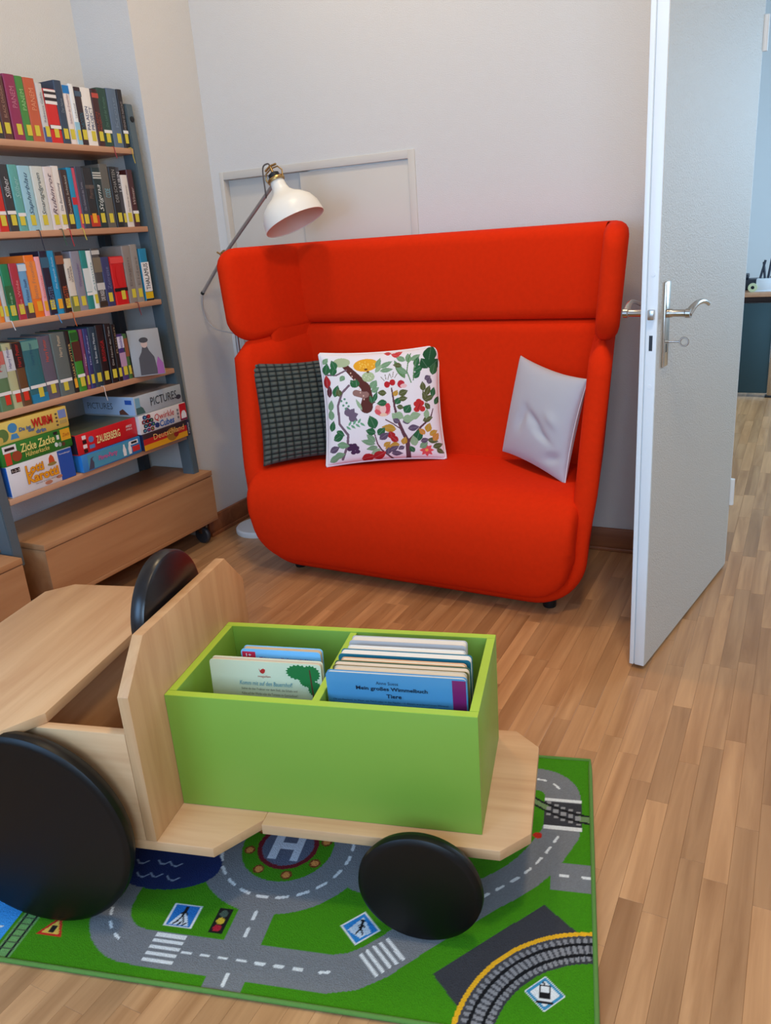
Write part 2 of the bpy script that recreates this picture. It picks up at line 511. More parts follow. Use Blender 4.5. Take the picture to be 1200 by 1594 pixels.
for (x, y, L) in strips:
    if y < RY or y + L > 4.6 or (x < 0.0 and y + L > NY) : rest.append((x, y, L)); continue
    ds = [vis(x + SW / 2, y + L * k) for k in (0.05, 0.5, 0.95)]
    ds = [d for d in ds if d]
    c = Vector((x + SW / 2, y + L / 2, 0)) - P0
    under = all((0.02 < (Vector((x + SW / 2, y + L * k, 0)) - P0).dot(RU) and 0.02 < (Vector((x + SW / 2, y + L * k, 0)) - P0).dot(RV) < 0.74) for k in (0, 1))
    behind_door = (y > 0.1 and x < 2.2)
    under_sofa = 0.6 < x < 1.7 and y > -0.55
    if ds and not under and not behind_door and not under_sofa: cand.append((min(ds), x, y, L))
    else: rest.append((x, y, L))
cand.sort()
for c in cand[300:]: rest.append(c[1:])
cand = cand[:300]
pm = {}
for L in lens:
    bm = bmesh.new(); bm_box(bm, 0, SW - 0.0003, 0, L - 0.0003, -0.003, 0, 0.0003, 1)
    o = mesh_obj('parquet_strip', bm, M_OAK); pm[L] = o.data; bpy.data.objects.remove(o)
for (_, x, y, L) in cand:
    o = bpy.data.objects.new('parquet_strip', pm[L]); COL.objects.link(o); o.location = (x, y, 0); o.parent = floor
bm = bmesh.new()
for (x, y, L) in rest:
    y0 = max(y, RY); y1 = min(y + L, 4.6 if x > 1.15 else 0.0)
    if x < 0.0: y1 = min(y1, NY)
    x1 = min(x + SW - 0.0006, RX if y1 < 0 else 4.5)
    if y1 - y0 < 0.01 or x1 <= x: continue
    vs = [bm.verts.new(p) for p in ((x, y0, -.003), (x1, y0, -.003), (x1, y1 - .0006, -.003), (x, y1 - .0006, -.003), (x, y0, 0), (x1, y0, 0), (x1, y1 - .0006, 0), (x, y1 - .0006, 0))]
    for q in ((4, 5, 6, 7), (0, 1, 5, 4), (1, 2, 6, 5), (2, 3, 7, 6), (3, 0, 4, 7)): bm.faces.new([vs[k] for k in q])
o = mesh_obj('parquet_strips', bm, M_OAK, floor); o['kind'] = 'stuff'

# ---------------------------------------------------------------- open door
D = Vector((2.0845, -0.922, 0)); dd = Vector((0.1706, 0.9853, 0))
door = thing('door_1', 'open white door with grey relief face and nickel lever handle', None, D, math.atan2(dd.y, dd.x) , kind='structure')
# local x along the leaf from lock edge to hinges, local y = leftwards (towards the sofa), z up
DL = 0.885
box('leaf', 0, DL, 0.0, 0.028, 0.012, 2.0, M_DOORW, door, 0.0015)
box('rebate', -0.002, DL - 0.01, 0.0305, 0.043, 0.012, 2.012, M_DOORW, door, 0.0015)
box('rebate_core', 0.004, DL - 0.012, 0.027, 0.031, 0.013, 2.0, plain('door_groove', (196, 202, 206), 0.5), door)
o = box('face_panel', 0.0025, DL - 0.012, -0.0016, 0.0005, 0.014, 1.998, M_DOORG, door); o['label'] = 'grey embossed face of the door'
hd = bpy.data.objects.new('handle_set', None); COL.objects.link(hd); hd.parent = door
box('backplate', 0.038, 0.078, -0.008, -0.001, 0.905, 1.128, M_CHROME, hd, 0.003)
box('backplate', 0.038, 0.078, 0.044, 0.051, 0.905, 1.128, M_CHROME, hd, 0.003)
hz = 1.046
lathe('lever_neck', [(0, 0), (.0115, 0), (.0115, .012), (.0095, .016), (.0095, .047), (.0125, .05), (.0125, .062), (0, .062)], M_CHROME, hd, 20,
      Matrix.Translation((0.058, -0.006, hz)) @ Matrix.Rotation(math.pi / 2, 4, 'X'))
lathe('lever_neck', [(0, 0), (.0115, 0), (.0115, .012), (.0095, .016), (.0095, .047), (.0125, .05), (.0125, .062), (0, .062)], M_CHROME, hd, 20,
      Matrix.Translation((0.058, 0.049, hz)) @ Matrix.Rotation(-math.pi / 2, 4, 'X'))
for s, yy in ((-1, -0.060), (1, 0.104)):
    pts = smoothpath([(0.058, yy, hz - 0.002), (0.066, yy + s * .002, hz + 0.003), (0.082, yy + s * .005, hz + 0.013), (0.108, yy + s * .009, hz + 0.021), (0.14, yy + s * .012, hz + 0.022), (0.17, yy + s * .013, hz + 0.017), (0.198, yy + s * .012, hz + 0.008)], 5)
    n = len(pts); tube('lever', pts, [0.0105 - 0.0055 * (k / (n - 1)) for k in range(n)], M_CHROME, hd, 10)
box('latch_bolt', -0.012, 0.0, 0.006, 0.022, 1.036, 1.062, M_CHROME, door, 0.002)
box('strike_slot', -0.0008, 0.001, 0.010, 0.019, 0.955, 0.995, plain('dark_slot', (60, 62, 66), 0.5, metal=0.6), door)
for z in (1.15, 0.86):
    lathe('screw_cap', [(0, 0), (.006, 0), (.006, .001), (0, .0012)], M_DOORW, door, 14, Matrix.Translation((-0.0002, 0.014, z)) @ Matrix.Rotation(-math.pi / 2, 4, 'Y'))
key = bpy.data.objects.new('key', None); COL.objects.link(key); key.parent = door
tube('shaft', [(0.058, -0.006, 0.972), (0.058, -0.042, 0.972)], 0.003, M_CHROME, key, 8)
tube('bow', [(0.058, -0.054 + 0.011 * math.cos(a), 0.972 + 0.011 * math.sin(a)) for a in [2 * math.pi * k / 16 for k in range(16)]], 0.0024, M_CHROME, key, 6, True)
box('keyhole', 0.055, 0.061, -0.0085, -0.0075, 0.944, 0.966, M_INK, hd)
for z in (0.25, 1.75):
    lathe('hinge', [(0, 0), (.009, 0), (.009, .1), (0, .1)], M_DOORW, door, 14, Matrix.Translation((DL + 0.004, -0.004, z)))

# ---------------------------------------------------------------- hatch in the back wall
ht = thing('wall_hatch', 'grey framed sliding-door hatch set in the back wall above the sofa', 'hatch', (0.048, 0, 0.70))
HW, HH = 0.956, 0.90
box('frame', 0, 0.022, -0.005, 0.06, 0, HH, M_HATCH, ht, 0.0015)
box('frame', HW - 0.030, HW, -0.005, 0.06, 0, HH, M_HATCH, ht, 0.0015)
box('frame', 0.021, HW - 0.029, -0.0048, 0.06, HH - 0.032, HH - 0.0005, M_HATCH, ht, 0.0015)
box('frame', 0.021, HW - 0.029, -0.0048, 0.06, 0.0005, 0.03, M_HATCH, ht, 0.0015)
box('sliding_panel', 0.413, HW - 0.0300, 0.006, 0.020, 0.03, HH - 0.036, M_HATCH, ht, 0.001)
box('sliding_panel', 0.0225, 0.44, 0.030, 0.044, 0.03, HH - 0.0325, M_HATCH, ht, 0.001)

# ================================================================== RED SOFA
SOFA = Vector((1.140, -0.634, 0)); SA = math.radians(-2.4)
sofa = thing('high_back_sofa', 'red felt two-seat sofa with high wrap-around back against the back wall', 'sofa', SOFA, SA)

def lerp_tab(t, tab):
    if t <= tab[0][0]: return tab[0][1]
    for (a, b), (c, d) in zip(tab, tab[1:]):
        if t <= c: return b + (d - b) * (t - a) / (c - a)
    return tab[-1][1]

FLARE = 0.125        # how much the wings close in towards the back
VB = 0.555           # outer back
def tub():
    HT = 0.957
    hw_tab = [(0.25, .712), (0.44, .742), (0.88, .777), (0.96, .785)]
    pts = []         # outer line of the right half from bottom centre to the wing top: (u,z)
    for k in range(9): pts.append((0.50 * k / 8, 0.020))
    r = 0.205
    for k in range(1, 13):
        a = math.pi / 2 * k / 12
        pts.append((0.507 + r * math.sin(a), 0.020 + r * (1 - math.cos(a))))
    for k in range(1, 15):
        z = 0.225 + (HT - 0.225) * k / 14
        pts.append((lerp_tab(z, hw_tab), z))
    # extra stations near the top for the rounded end
    full = [(-u, z) for u, z in pts[:0:-1]] + pts
    n = len(full)
    bm = bmesh.new(); rows = []
    for i, (u, z) in enumerate(full):
        a = Vector(full[max(i - 1, 0)]); b = Vector(full[min(i + 1, n - 1)])
        t = (b - a).normalized(); nrm = Vector((-t.y, t.x))      # inward (left of travel)
        th = 0.054 + 0.022 * min(1, max(0, (z - 0.04) / 0.2))
        vf = lerp_tab(z, [(0.04, 0.012), (0.25, 0.0), (0.45, 0.022), (0.96, 0.085)])
        # rounded wing top
        d = HT - z; rr = 0.06; sh = 0.0; ins = 0.0
        if d < rr:
            k = 1 - math.sqrt(max(0, 1 - (1 - d / rr) ** 2)); sh = k * 0.05; ins = k * th * 0.42
        row = []
        fl = FLARE; sk = min(1, max(0, (z - 0.55) / 0.35)); sk = sk * sk * (3 - 2 * sk)
        R = th / 2 - ins
        cs = [(th - ins, VB), (th - ins, 0.30)]
        for q in range(9):
            a2 = math.pi * q / 8
            cs.append((th / 2 + R * math.cos(a2), vf + sh + 0.030 - 0.030 * math.sin(a2)))
        cs += [(ins, 0.30), (ins, VB)]
        for w, v in cs:
            p = Vector((u, z)) + nrm * w
            k = (v - 0.0) / VB
            uu = p.x - math.copysign(1, u) * fl * max(0, k) * (1 if abs(u) > 0.3 else abs(u) / 0.3)
            row.append(bm.verts.new((uu, v, p.y - 0.048 * sk * (1 - v / VB))))
        rows.append(row)
    grid_faces(bm, rows, close_v=True)
    bm.faces.new(rows[0][::-1]); bm.faces.new(rows[-1])
    return mesh_obj('shell', bm, M_RED, sofa, 50)
tub()

def band(name, z0, z1, hwf, vf, vback, th, lean, rb, rt, r_corner=0.10, back_only=False, flare=FLARE, drop=0.0, taper=0.0, drop_top=0.0, th_back=None):
    th_front = th
    """upholstered band following a U in plan; ends rounded in side view"""
    pts = []
    hb = hwf - flare
    corner = Vector((hb, vback)); front = Vector((hwf, vf))
    wing = (corner - front); Lw = wing.length; wd_ = wing.normalized()
    half = []
    half.append((Vector((0, vback)), None))
    nb = 8
    for k in range(1, nb + 1): half.append((Vector(((hb - r_corner) * k / nb, vback)), None))
    # corner by quadratic curve
    p0 = Vector((hb - r_corner, vback)); p2 = corner - wd_ * r_corner
    for k in range(1, 9):
        t = k / 8
        half.append(((1 - t) ** 2 * p0 + 2 * t * (1 - t) * corner + t * t * p2, None))
    if not back_only:
        p3 = front
        ds = [0.30 * (1 - k / 8) ** 1.0 for k in range(0, 3)]
        Ls = (p2 - p3).length
        ss = [Ls * (k / 8) for k in range(1, 6)] + [Ls - x for x in (0.12, 0.09, 0.065, 0.045, 0.03, 0.018, 0.009, 0.003, 0.0)]
        ss = sorted(set(ss))
        for s_ in ss: half.append((p2 + (p3 - p2).normalized() * s_, Ls - s_))
    H = [h for h in half]
    full = [(Vector((-p.x, p.y)), d) for p, d in H[:0:-1]] + H
    n = len(full); bm = bmesh.new(); rows = []
    for i, (p, d) in enumerate(full):
        a = full[max(i - 1, 0)][0]; b = full[min(i + 1, n - 1)][0]
        t = (b - a).normalized(); nrm = Vector((t.y, -t.x))
        if nrm.dot(Vector((0, 0.25)) - p) < 0: nrm = -nrm     # inward
        if th_back is not None:
            kq = min(1.0, max(0.0, (p.y - vback + 0.085) / 0.075)); th = th_front + (th_back - th_front) * kq * kq * (3 - 2 * kq)
        zb, zt, ins = z0 - drop * (1 - p.y / vback), z1 - drop_top * (1 - p.y / vback), 0.0
        zb0 = zb
        if d is not None:
            if d < rb: zb = zb0 + rb * (1 - math.sqrt(max(0, 1 - (1 - d / rb) ** 2))) * 0.95
            if d < rt: zt = z1 - rt * (1 - math.sqrt(max(0, 1 - (1 - d / rt) ** 2)))
            re = 0.045
            if d < re: ins = (1 - math.sqrt(max(0, 1 - (1 - d / re) ** 2))) * th * 0.46
        R = min(th / 2 - ins, 0.045); R = max(R, 0.002)
        if zt - zb < 2 * R: R = (zt - zb) / 2.001
        cs = []
        W0, W1 = ins, th - ins
        for (cw, cz, a0) in ((W1 - R, zt - R, 0), (W0 + R, zt - R, math.pi / 2), (W0 + R, zb + R, math.pi), (W1 - R, zb + R, 1.5 * math.pi)):
            for q in range(5):
                aa = a0 + math.pi / 2 * q / 4
                cs.append((cw + R * math.cos(aa), cz + R * math.sin(aa)))
        row = []
        for w, z in cs:
            q = p + nrm * (w - lean * (z - z0))
            q.x *= 1 - taper * (1 - (z - z0) / (z1 - z0))
            row.append(bm.verts.new((q.x, q.y, z)))
        rows.append(row)
    grid_faces(bm, rows, close_v=True)
    bm.faces.new(rows[0][::-1]); bm.faces.new(rows[-1])
    return mesh_obj(name, bm, M_RED, sofa, 50)

band('headrest_band', 0.953, 1.283, 0.779, 0.085, 0.560, 0.074, 0.08, 0.12, 0.085, drop=0.048)
band('headrest_pad', 0.957, 1.281, 0.776, 0.085, 0.556, 0.130, 0.03, 0.1, 0.1, 0.012, back_only=True)
band('seam_core', 0.915, 1.02, 0.690, 0.25, 0.530, 0.030, 0.0, 0.02, 0.02, 0.06, drop=0.048, drop_top=0.048, flare=0.06)
band('backrest', 0.06, 0.957, 0.762, 0.07, 0.552, 0.125, 0.0, 0.1, 0.1, 0.012, back_only=True, taper=0.12)

def seat():
    bm = bmesh.new(); rows = []
    prof = smoothpath([(.47, .06, 0), (.2, .060, 0), (.02, .060, 0), (-.022, .066, 0), (-.045, .095, 0), (-.058, .16, 0), (-.062, .23, 0), (-.052, .31, 0), (-.022, .372, 0), (.03, .412, 0), (.10, .427, 0), (.25, .427, 0), (.47, .424, 0)], 6)
    HW0 = 0.680
    us = [0, .1, .2, .3, .4, .46, .49, .52, .545, .57, .59, .61, .625, .64, .65, .658, .666, .672, .676, .679, .680]
    full = [-u for u in us[:0:-1]] + us
    for u in full:
        au = abs(u); e = HW0 - au
        k = max(0.0, 1 - e / 0.035); ins = 0.035 * (1 - math.sqrt(max(0, 1 - k * k)))
        x = min(1.0, max(0.0, (au - 0.52) / 0.152)); rise = 0.15 * (1 - math.sqrt(max(0, 1 - x * x * 0.97)))
        row = []
        for p in prof:
            v, z = p.x, p.y
            zz = 0.058 + rise + (z - 0.058) * (0.427 - 0.058 - rise) / (0.427 - 0.058)
            # pull towards the middle of the cushion for the rounded side
            zc = 0.25
            zz = zz - math.copysign(min(ins, abs(zz - zc)), zz - zc) if ins else zz
            vv = v + (ins if v < .1 else 0)
            zz += 0.006 * (1 - (u / HW0) ** 2) * (1 if z > .4 else 0)
            uu = u * (0.972 + 0.028 * min(1, zz / .40)) - math.copysign(1, u) * 0.085 * max(0, v) / 0.5 * (au / HW0)
            row.append(bm.verts.new((uu, vv, zz)))
        rows.append(row)
    grid_faces(bm, rows)
    for r in (rows[0], rows[-1]):
        try: bm.faces.new(r)
        except ValueError: pass
    bm.faces.new([r[0] for r in rows] + [r[-1] for r in rows][::-1])
    return mesh_obj('seat', bm, M_RED, sofa, 60)
seat()
for u, v in ((-0.52, 0.07), (0.56, 0.07), (-0.50, 0.45), (0.50, 0.45)):
    lathe('foot', [(0, 0), (0.022, 0), (0.024, 0.005), (0.024, 0.04), (0, 0.04)], M_BLACK, sofa, 16, Matrix.Translation((u, v, 0)))
# stitched seams of the shell
for s in (-1, 1):
    pass

# ================================================================== CUSHIONS
def pillow_grid(W, H, T, n, dents=(), pinch=0.07, power=0.42, corner=0.0):
    """front and back sheets (n x n each): returns P_front, P_back arrays"""
    p, q = np.meshgrid(np.linspace(-1, 1, n), np.linspace(-1, 1, n))
    x = p * W / 2 * (1 - pinch * (1 - q ** 2) * np.abs(p) ** 3) * (1 + corner * (q ** 4))
    y = q * H / 2 * (1 - pinch * (1 - p ** 2) * np.abs(q) ** 3)
    t = T / 2 * np.clip((1 - p ** 2) * (1 - q ** 2), 0, 1) ** power
    z = t.copy()
    for (dx, dy, r, d, ang, asp) in dents:
        ca, sa = math.cos(ang), math.sin(ang)
        u = ((p - dx) * ca + (q - dy) * sa) / (r * asp); v = (-(p - dx) * sa + (q - dy) * ca) / r
        z += d * np.exp(-(u ** 2 + v ** 2)) * (t / (T / 2)) ** 0.5
    return p, q, x, y, z, t

def cushion(name, label, root_loc, theta, lean, W, H, T, n, cols=None, mat=None, dents=(), extra=None, roll=0.0, pinch=0.07, power=0.42, corner=0.0, warp=None):
    p, q, x, y, z, t = pillow_grid(W, H, T, n, dents, pinch, power, corner)
    if extra is not None: z = z + extra(p, q) * (t / (T / 2)) ** 0.35
    zb = -t
    if warp: 
        dx, dy, dz = warp(p, q); x = x + dx; y = y + dy; z = z + dz; zb = zb + dz
    idx = np.arange(n * n).reshape(n, n)
    F = np.stack([x, y, z], -1).reshape(-1, 3); B = np.stack([x, y, zb], -1).reshape(-1, 3)
    border = np.zeros((n, n), bool); border[0] = border[-1] = True; border[:, 0] = border[:, -1] = True
    bidx = np.where(border, idx, 0); nxt = n * n
    bi = np.full((n, n), -1); bi[border] = idx[border]
    cnt = (~border).sum(); bi[~border] = n * n + np.arange(cnt)
    V = np.concatenate([F, B[(~border).ravel()]])
    f = np.stack([idx[:-1, :-1], idx[:-1, 1:], idx[1:, 1:], idx[1:, :-1]], -1).reshape(-1, 4)
    b = np.stack([bi[:-1, :-1], bi[1:, :-1], bi[1:, 1:], bi[:-1, 1:]], -1).reshape(-1, 4)
    V[:, 1] += H / 2
    me = bpy.data.meshes.new('cover')
    me.from_pydata(V.tolist(), [], np.concatenate([f, b]).tolist())
    if cols is not None:
        cf = cols.reshape(-1, 3); set_cols(me, np.concatenate([cf, cf[(~border).ravel()]]))
    me.materials.append(mat)
    me.polygons.foreach_set('use_smooth', [True] * len(me.polygons))
    root = thing(name, label, 'cushion', root_loc, 0, 'cushions on the red sofa')
    nh = Vector((math.sin(theta), -math.cos(theta), 0)); w = Vector((math.cos(theta), math.sin(theta), 0))
    up = -nh * math.sin(lean) + Vector((0, 0, 1)) * math.cos(lean)
    w2 = w * math.cos(roll) + up * math.sin(roll); up2 = up * math.cos(roll) - w * math.sin(roll)
    m = Matrix((w2, up2, w2.cross(up2))).transposed().to_4x4(); m.translation = Vector(root_loc)
    root.matrix_world = m
    o = bpy.data.objects.new('cover', me); COL.objects.link(o); o.parent = root
    edge = [V[i] for i in list(idx[0]) + list(idx[1:, -1]) + list(idx[-1, -2::-1]) + list(idx[-2:0:-1, 0])]
    return root, edge

# floral print
NF = 300
cv = Canvas(1, 1, NF, NF, (238, 234, 236))
G1, G2, G3, G4 = (44, 104, 62), (120, 160, 120), (88, 96, 52), (150, 182, 140)
MU, PU, RE, PK, BR, OR = (196, 150, 52), (98, 82, 104), (178, 36, 40), (232, 140, 140), (92, 52, 44), (238, 168, 40)
def tree(pts, w, c=BR, w2=None): cv.line([(a, b) for a, b in pts], w * 1.25, c, None if w2 is None else w2 * 1.4)
# lower right rose tree
tree([(.69, .0), (.69, .17), (.66, .24), (.62, .36), (.60, .48), (.585, .64)], .034, (100, 62, 72), .008)
tree([(.69, .16), (.76, .23), (.81, .29), (.90, .36), (.93, .44)], .022, (100, 62, 72), .006)
tree([(.64, .28), (.58, .33), (.52, .37)], .008, (100, 62, 72))
tree([(.56, .0), (.47, .10), (.44, .16), (.42, .26)], .014, (100, 62, 72), .006)
# left climbing branch
tree([(.14, .04), (.19, .17), (.20, .26), (.13, .36), (.125, .52), (.17, .63), (.235, .69)], .018, (120, 96, 110), .014)
# upper trunk with stub
tree([(.215, .865), (.30, .76), (.375, .66), (.385, .56), (.37, .49)], .04, (92, 46, 40), .075)
tree([(.29, .62), (.345, .60), (.37, .60)], .045, (150, 112, 104))
tree([(.05, .80), (.13, .79), (.22, .83)], .012, (120, 96, 110))
for k in range(9):
    cv.ell(.26 + .013 * k + random.uniform(-.01, .01), .80 - .03 * k, .005, .008, (226, 190, 170))
cv.poly([(.33, .47), (.36, .56), (.40, .55), (.45, .53), (.40, .50), (.37, .46)], (92, 46, 40))
# fruits
cv.ell(.385, .868, .102, .062, OR, .1)
for k in range(16): cv.ell(.33 + random.random() * .13, .84 + random.random() * .06, .006, .006, (250, 204, 90))
cv.ell(.385, .825, .014, .010, (120, 70, 30))
cv.ell(.185, .905, .072, .045, (176, 190, 150)); cv.ell(.40, .755, .052, .046, (176, 194, 148)); cv.ell(.40, .80, .012, .01, (110, 80, 40))
for k in range(8): cv.ell(.36 + random.random() * .08, .735 + random.random() * .04, .005, .005, (214, 222, 190))
# berries, hips
for (a, b) in ((.55, .675), (.595, .69)): cv.ell(a, b, .024, .028, (190, 32, 40))
cv.ell(.665, .672, .03, .034, (190, 40, 56)); cv.ell(.685, .655, .028, .018, (240, 190, 190))
for (a, b, an) in ((.53, .71, 2.2), (.545, .72, 1.7), (.56, .72, 1.3), (.59, .73, 1.9), (.60, .74, 1.4), (.615, .73, 1.0)):
    tree([(a, b), (a + .045 * math.cos(an), b + .045 * math.sin(an))], .004, (120, 110, 90))
# peony
for (dx, dy, rx, ry, c, r) in ((0, 0, .06, .045, PK, 0), (-.03, .015, .03, .045, (236, 166, 160), .5), (.03, .02, .028, .05, (214, 70, 84), -.3), (0, .02, .025, .04, (244, 196, 190), 0), (-.045, -.005, .02, .03, (220, 90, 96), .8), (.0, -.03, .03, .015, (240, 200, 170), 0)):
    cv.ell(.505 + dx, .445 + dy, rx, ry, c, r)
for (dx, dy) in ((0, 0), (.02, .03), (-.02, .025), (.028, -.02), (-.022, -.022), (0, .045)): cv.ell(.805 + dx, .465 + dy, .026, .024, (196, 44, 44))
tree([(.79, .44), (.815, .49)], .004, (120, 20, 30))
for k in range(8):
    an = 2 * math.pi * k / 8; cv.leaf(.845, .075, .062, .017, an, (226, 84, 88))
cv.ell(.845, .075, .014, .012, (240, 180, 90))
for (dx, dy) in ((0, 0), (.03, .01), (-.03, .005), (.012, .035), (-.02, .035), (.0, -.03), (.035, -.025)): cv.ell(.235 + dx, .125 + dy, .022, .020, (74, 44, 78))
for (a, b, an) in ((.215, .42, 0.2), (.215, .42, 0.9), (.215, .42, -.5), (.215, .42, 1.7)): cv.leaf(a, b, .085, .032, an, (112, 96, 116))
for k in range(7): cv.leaf(.19 + .02 * k, .335 + .004 * k, .05, .010, (1.0 if k % 2 else -0.7), (110, 170, 130))
for (dx, dy) in ((0, 0), (.03, .02), (.02, -.03), (-.015, .04), (.045, -.01), (.015, .055)): cv.ell(.175 + dx, .52 + dy, .010, .010, (96, 150, 120))
# leaves: x, y, length, half width, angle, colour
LV = [(.03, .80, .09, .03, 1.3, G1), (.09, .79, .08, .028, 1.2, G1), (.13, .84, .08, .026, 1.9, G1), (.02, .90, .06, .02, .8, G2), (.20, .78, .05, .02, 4.0, G2),
      (.30, .67, .07, .026, 2.2, G1), (.30, .67, .06, .022, 1.6, G1), (.42, .65, .07, .026, 1.0, G2), (.42, .62, .06, .02, .5, G2), (.43, .53, .08, .016, 1.2, G1), (.42, .52, .06, .014, 1.8, G1), (.33, .47, .09, .012, 2.0, G4),
      (.50, .83, .10, .02, .5, G2), (.50, .80, .09, .018, .1, G2), (.47, .83, .09, .018, 1.2, G2), (.46, .79, .08, .016, .9, G4),
      (.54, .60, .06, .022, 3.0, G3), (.54, .52, .07, .024, 3.2, G1), (.60, .57, .05, .018, 1.0, MU), (.61, .50, .06, .022, .9, G1), (.62, .48, .05, .018, -.3, G3), (.64, .58, .07, .024, .4, G3), (.64, .54, .06, .02, 0.1, G3),
      (.60, .42, .07, .028, -.6, G4), (.63, .36, .07, .026, 2.3, G4), (.66, .34, .07, .026, .3, PU), (.66, .37, .08, .03, -.1, G4), (.68, .42, .07, .03, .9, G1), (.72, .38, .08, .028, .2, G4), (.63, .34, .05, .02, 2.6, PU), (.70, .28, .08, .024, .1, PU),
      (.60, .28, .10, .03, 2.9, MU), (.57, .20, .06, .026, 1.9, RE), (.61, .17, .07, .024, 2.4, RE), (.62, .14, .07, .024, 3.2, MU), (.65, .14, .06, .022, 1.2, MU), (.66, .12, .05, .018, 3.6, PU),
      (.43, .30, .10, .036, 1.9, G1), (.43, .26, .07, .028, 2.8, G1), (.45, .24, .07, .028, .8, G1), (.46, .20, .08, .026, .6, PU), (.42, .18, .08, .022, 2.3, G2), (.42, .16, .10, .022, 2.8, G2), (.44, .13, .08, .02, 3.3, G2), (.46, .11, .08, .02, 3.7, G4),
      (.49, .13, .06, .02, .6, MU), (.50, .11, .07, .02, .1, MU), (.53, .08, .08, .022, .5, PU), (.55, .06, .08, .022, -.1, PU), (.52, .05, .06, .02, 1.4, PU),
      (.76, .16, .10, .034, 1.2, G1), (.75, .12, .08, .028, 1.7, G4), (.79, .10, .07, .024, .6, G2), (.74, .06, .06, .02, 2.1, G1), (.80, .16, .06, .02, .2, PU),
      (.86, .24, .07, .026, 1.2, MU), (.88, .21, .07, .022, .5, MU), (.86, .17, .08, .022, -.2, G3), (.91, .16, .07, .024, .9, (206, 140, 60)), (.90, .10, .08, .022, .3, G3), (.93, .08, .06, .02, -.5, G3), (.84, .22, .06, .02, 2.3, (206, 140, 60)),
      (.83, .34, .08, .022, .3, G3), (.86, .36, .07, .022, 1.4, G4), (.90, .44, .06, .02, 2.2, G3), (.88, .50, .09, .022, 1.9, G3), (.87, .56, .08, .022, 1.1, G3), (.85, .60, .07, .022, 1.6, G3), (.86, .52, .08, .02, .4, G3), (.93, .55, .07, .022, 1.3, G1), (.95, .48, .07, .02, 1.0, G1),
      (.70, .72, .16, .024, 2.0, (92, 138, 84)), (.72, .76, .09, .022, 2.5, G2), (.74, .86, .08, .022, 1.6, G2), (.76, .88, .08, .022, .6, G2), (.71, .88, .08, .022, 2.5, G2), (.78, .78, .08, .024, .5, G1), (.79, .82, .08, .022, 1.2, G1), (.77, .72, .07, .022, .7, G1), (.68, .84, .06, .02, 3.0, G3),
      (.62, .94, .07, .02, .5, (206, 60, 60)), (.66, .93, .06, .02, 2.6, (206, 60, 60)), (.60, .97, .05, .018, 3.0, (206, 60, 60)),
      (.91, .86, .13, .05, 1.4, (30, 84, 50)), (.91, .80, .10, .045, .7, (30, 84, 50)), (.90, .80, .09, .04, 2.1, (30, 84, 50)), (.94, .74, .09, .03, 1.3, (52, 104, 62)), (.87, .70, .05, .022, .5, PU), (.90, .66, .05, .022, 1.2, PU),
      (.04, .68, .10, .03, 1.6, RE), (.05, .60, .09, .022, 1.5, (92, 40, 50)), (.10, .60, .09, .028, 1.2, G1), (.05, .48, .08, .024, 1.4, G2), (.06, .40, .08, .026, 1.7, G2), (.05, .30, .08, .024, 1.3, G1), (.07, .22, .09, .03, .5, G1), (.10, .18, .09, .026, -.2, G2), (.03, .12, .08, .026, .4, PU), (.07, .07, .08, .026, .2, G2), (.03, .03, .09, .026, .5, G2), (.15, .60, .06, .024, 1.8, G3),
      (.30, .02, .10, .036, .2, RE), (.40, .02, .10, .036, .5, RE), (.10, .30, .07, .022, -.6, G1)]
for a, b, ln, hw_, an, c in LV:
    ln *= 1.22; hw_ *= 1.2
    cv.leaf(a, b, ln, hw_, an, c)
    cv.line([(a, b), (a + ln * .9 * math.cos(an), b + ln * .9 * math.sin(an))], .0045, tuple(int(v * .62 + 70) for v in c))
tree([(.75, .68), (.72, .78), (.74, .9), (.76, .95)], .007, (92, 138, 84)); tree([(.77, .70), (.78, .80), (.80, .88)], .007, (92, 138, 84))
FB = (0.752, -0.452, 0.424)
fr, edge = cushion('floral_cushion', 'white cushion printed with branches, flowers and fruit, between the green and grey ones', (0.990, -0.402, 0.436), math.radians(26.5), math.radians(16), 0.475, 0.445, 0.13, NF, cv.C,
                   printed('floral_print', 0.8, (700, 0.2, 0.001)), dents=((.2, -.75, .25, -.008, 0, 2),), roll=math.radians(0.0), pinch=0.06, power=0.36)
tube('piping', edge[::6], 0.0055, plain('white_piping', (240, 238, 238), 0.8), fr, 8, True)

# knobbly dark green cushion
ND = 230
def knobs(p, q):
    a = (p + 1) / 2 * 13; b = (q + 1) / 2 * 20
    fa = np.abs(a - np.floor(a) - .5) * 2; fb = np.abs(b - np.floor(b) - .5) * 2
    k = np.clip(1 - fa ** 4, 0, 1) * np.clip(1 - fb ** 2.4, 0, 1)
    return 0.011 * k ** 0.8
pp, qq = np.meshgrid(np.linspace(-1, 1, ND), np.linspace(-1, 1, ND))
kk = (knobs(pp, qq) / 0.011) ** 1.3
cc = np.array(lin((14, 24, 22)))[None, None] * (1 - kk[..., None]) + np.array(lin((88, 94, 86)))[None, None] * kk[..., None]
cushion('green_cushion', 'dark green cushion with rows of padded knobs in the left sofa corner', (0.660, -0.420, 0.430), math.radians(46), math.radians(15), 0.42, 0.42, 0.10, ND, cc,
        printed('green_velvet', 0.8, None, 0.12), dents=((-.72, .25, .2, -.02, .6, 1.5), (.1, .9, .4, -.01, 0, 2)), extra=knobs, roll=math.radians(-1.5), pinch=0.08, power=0.34)

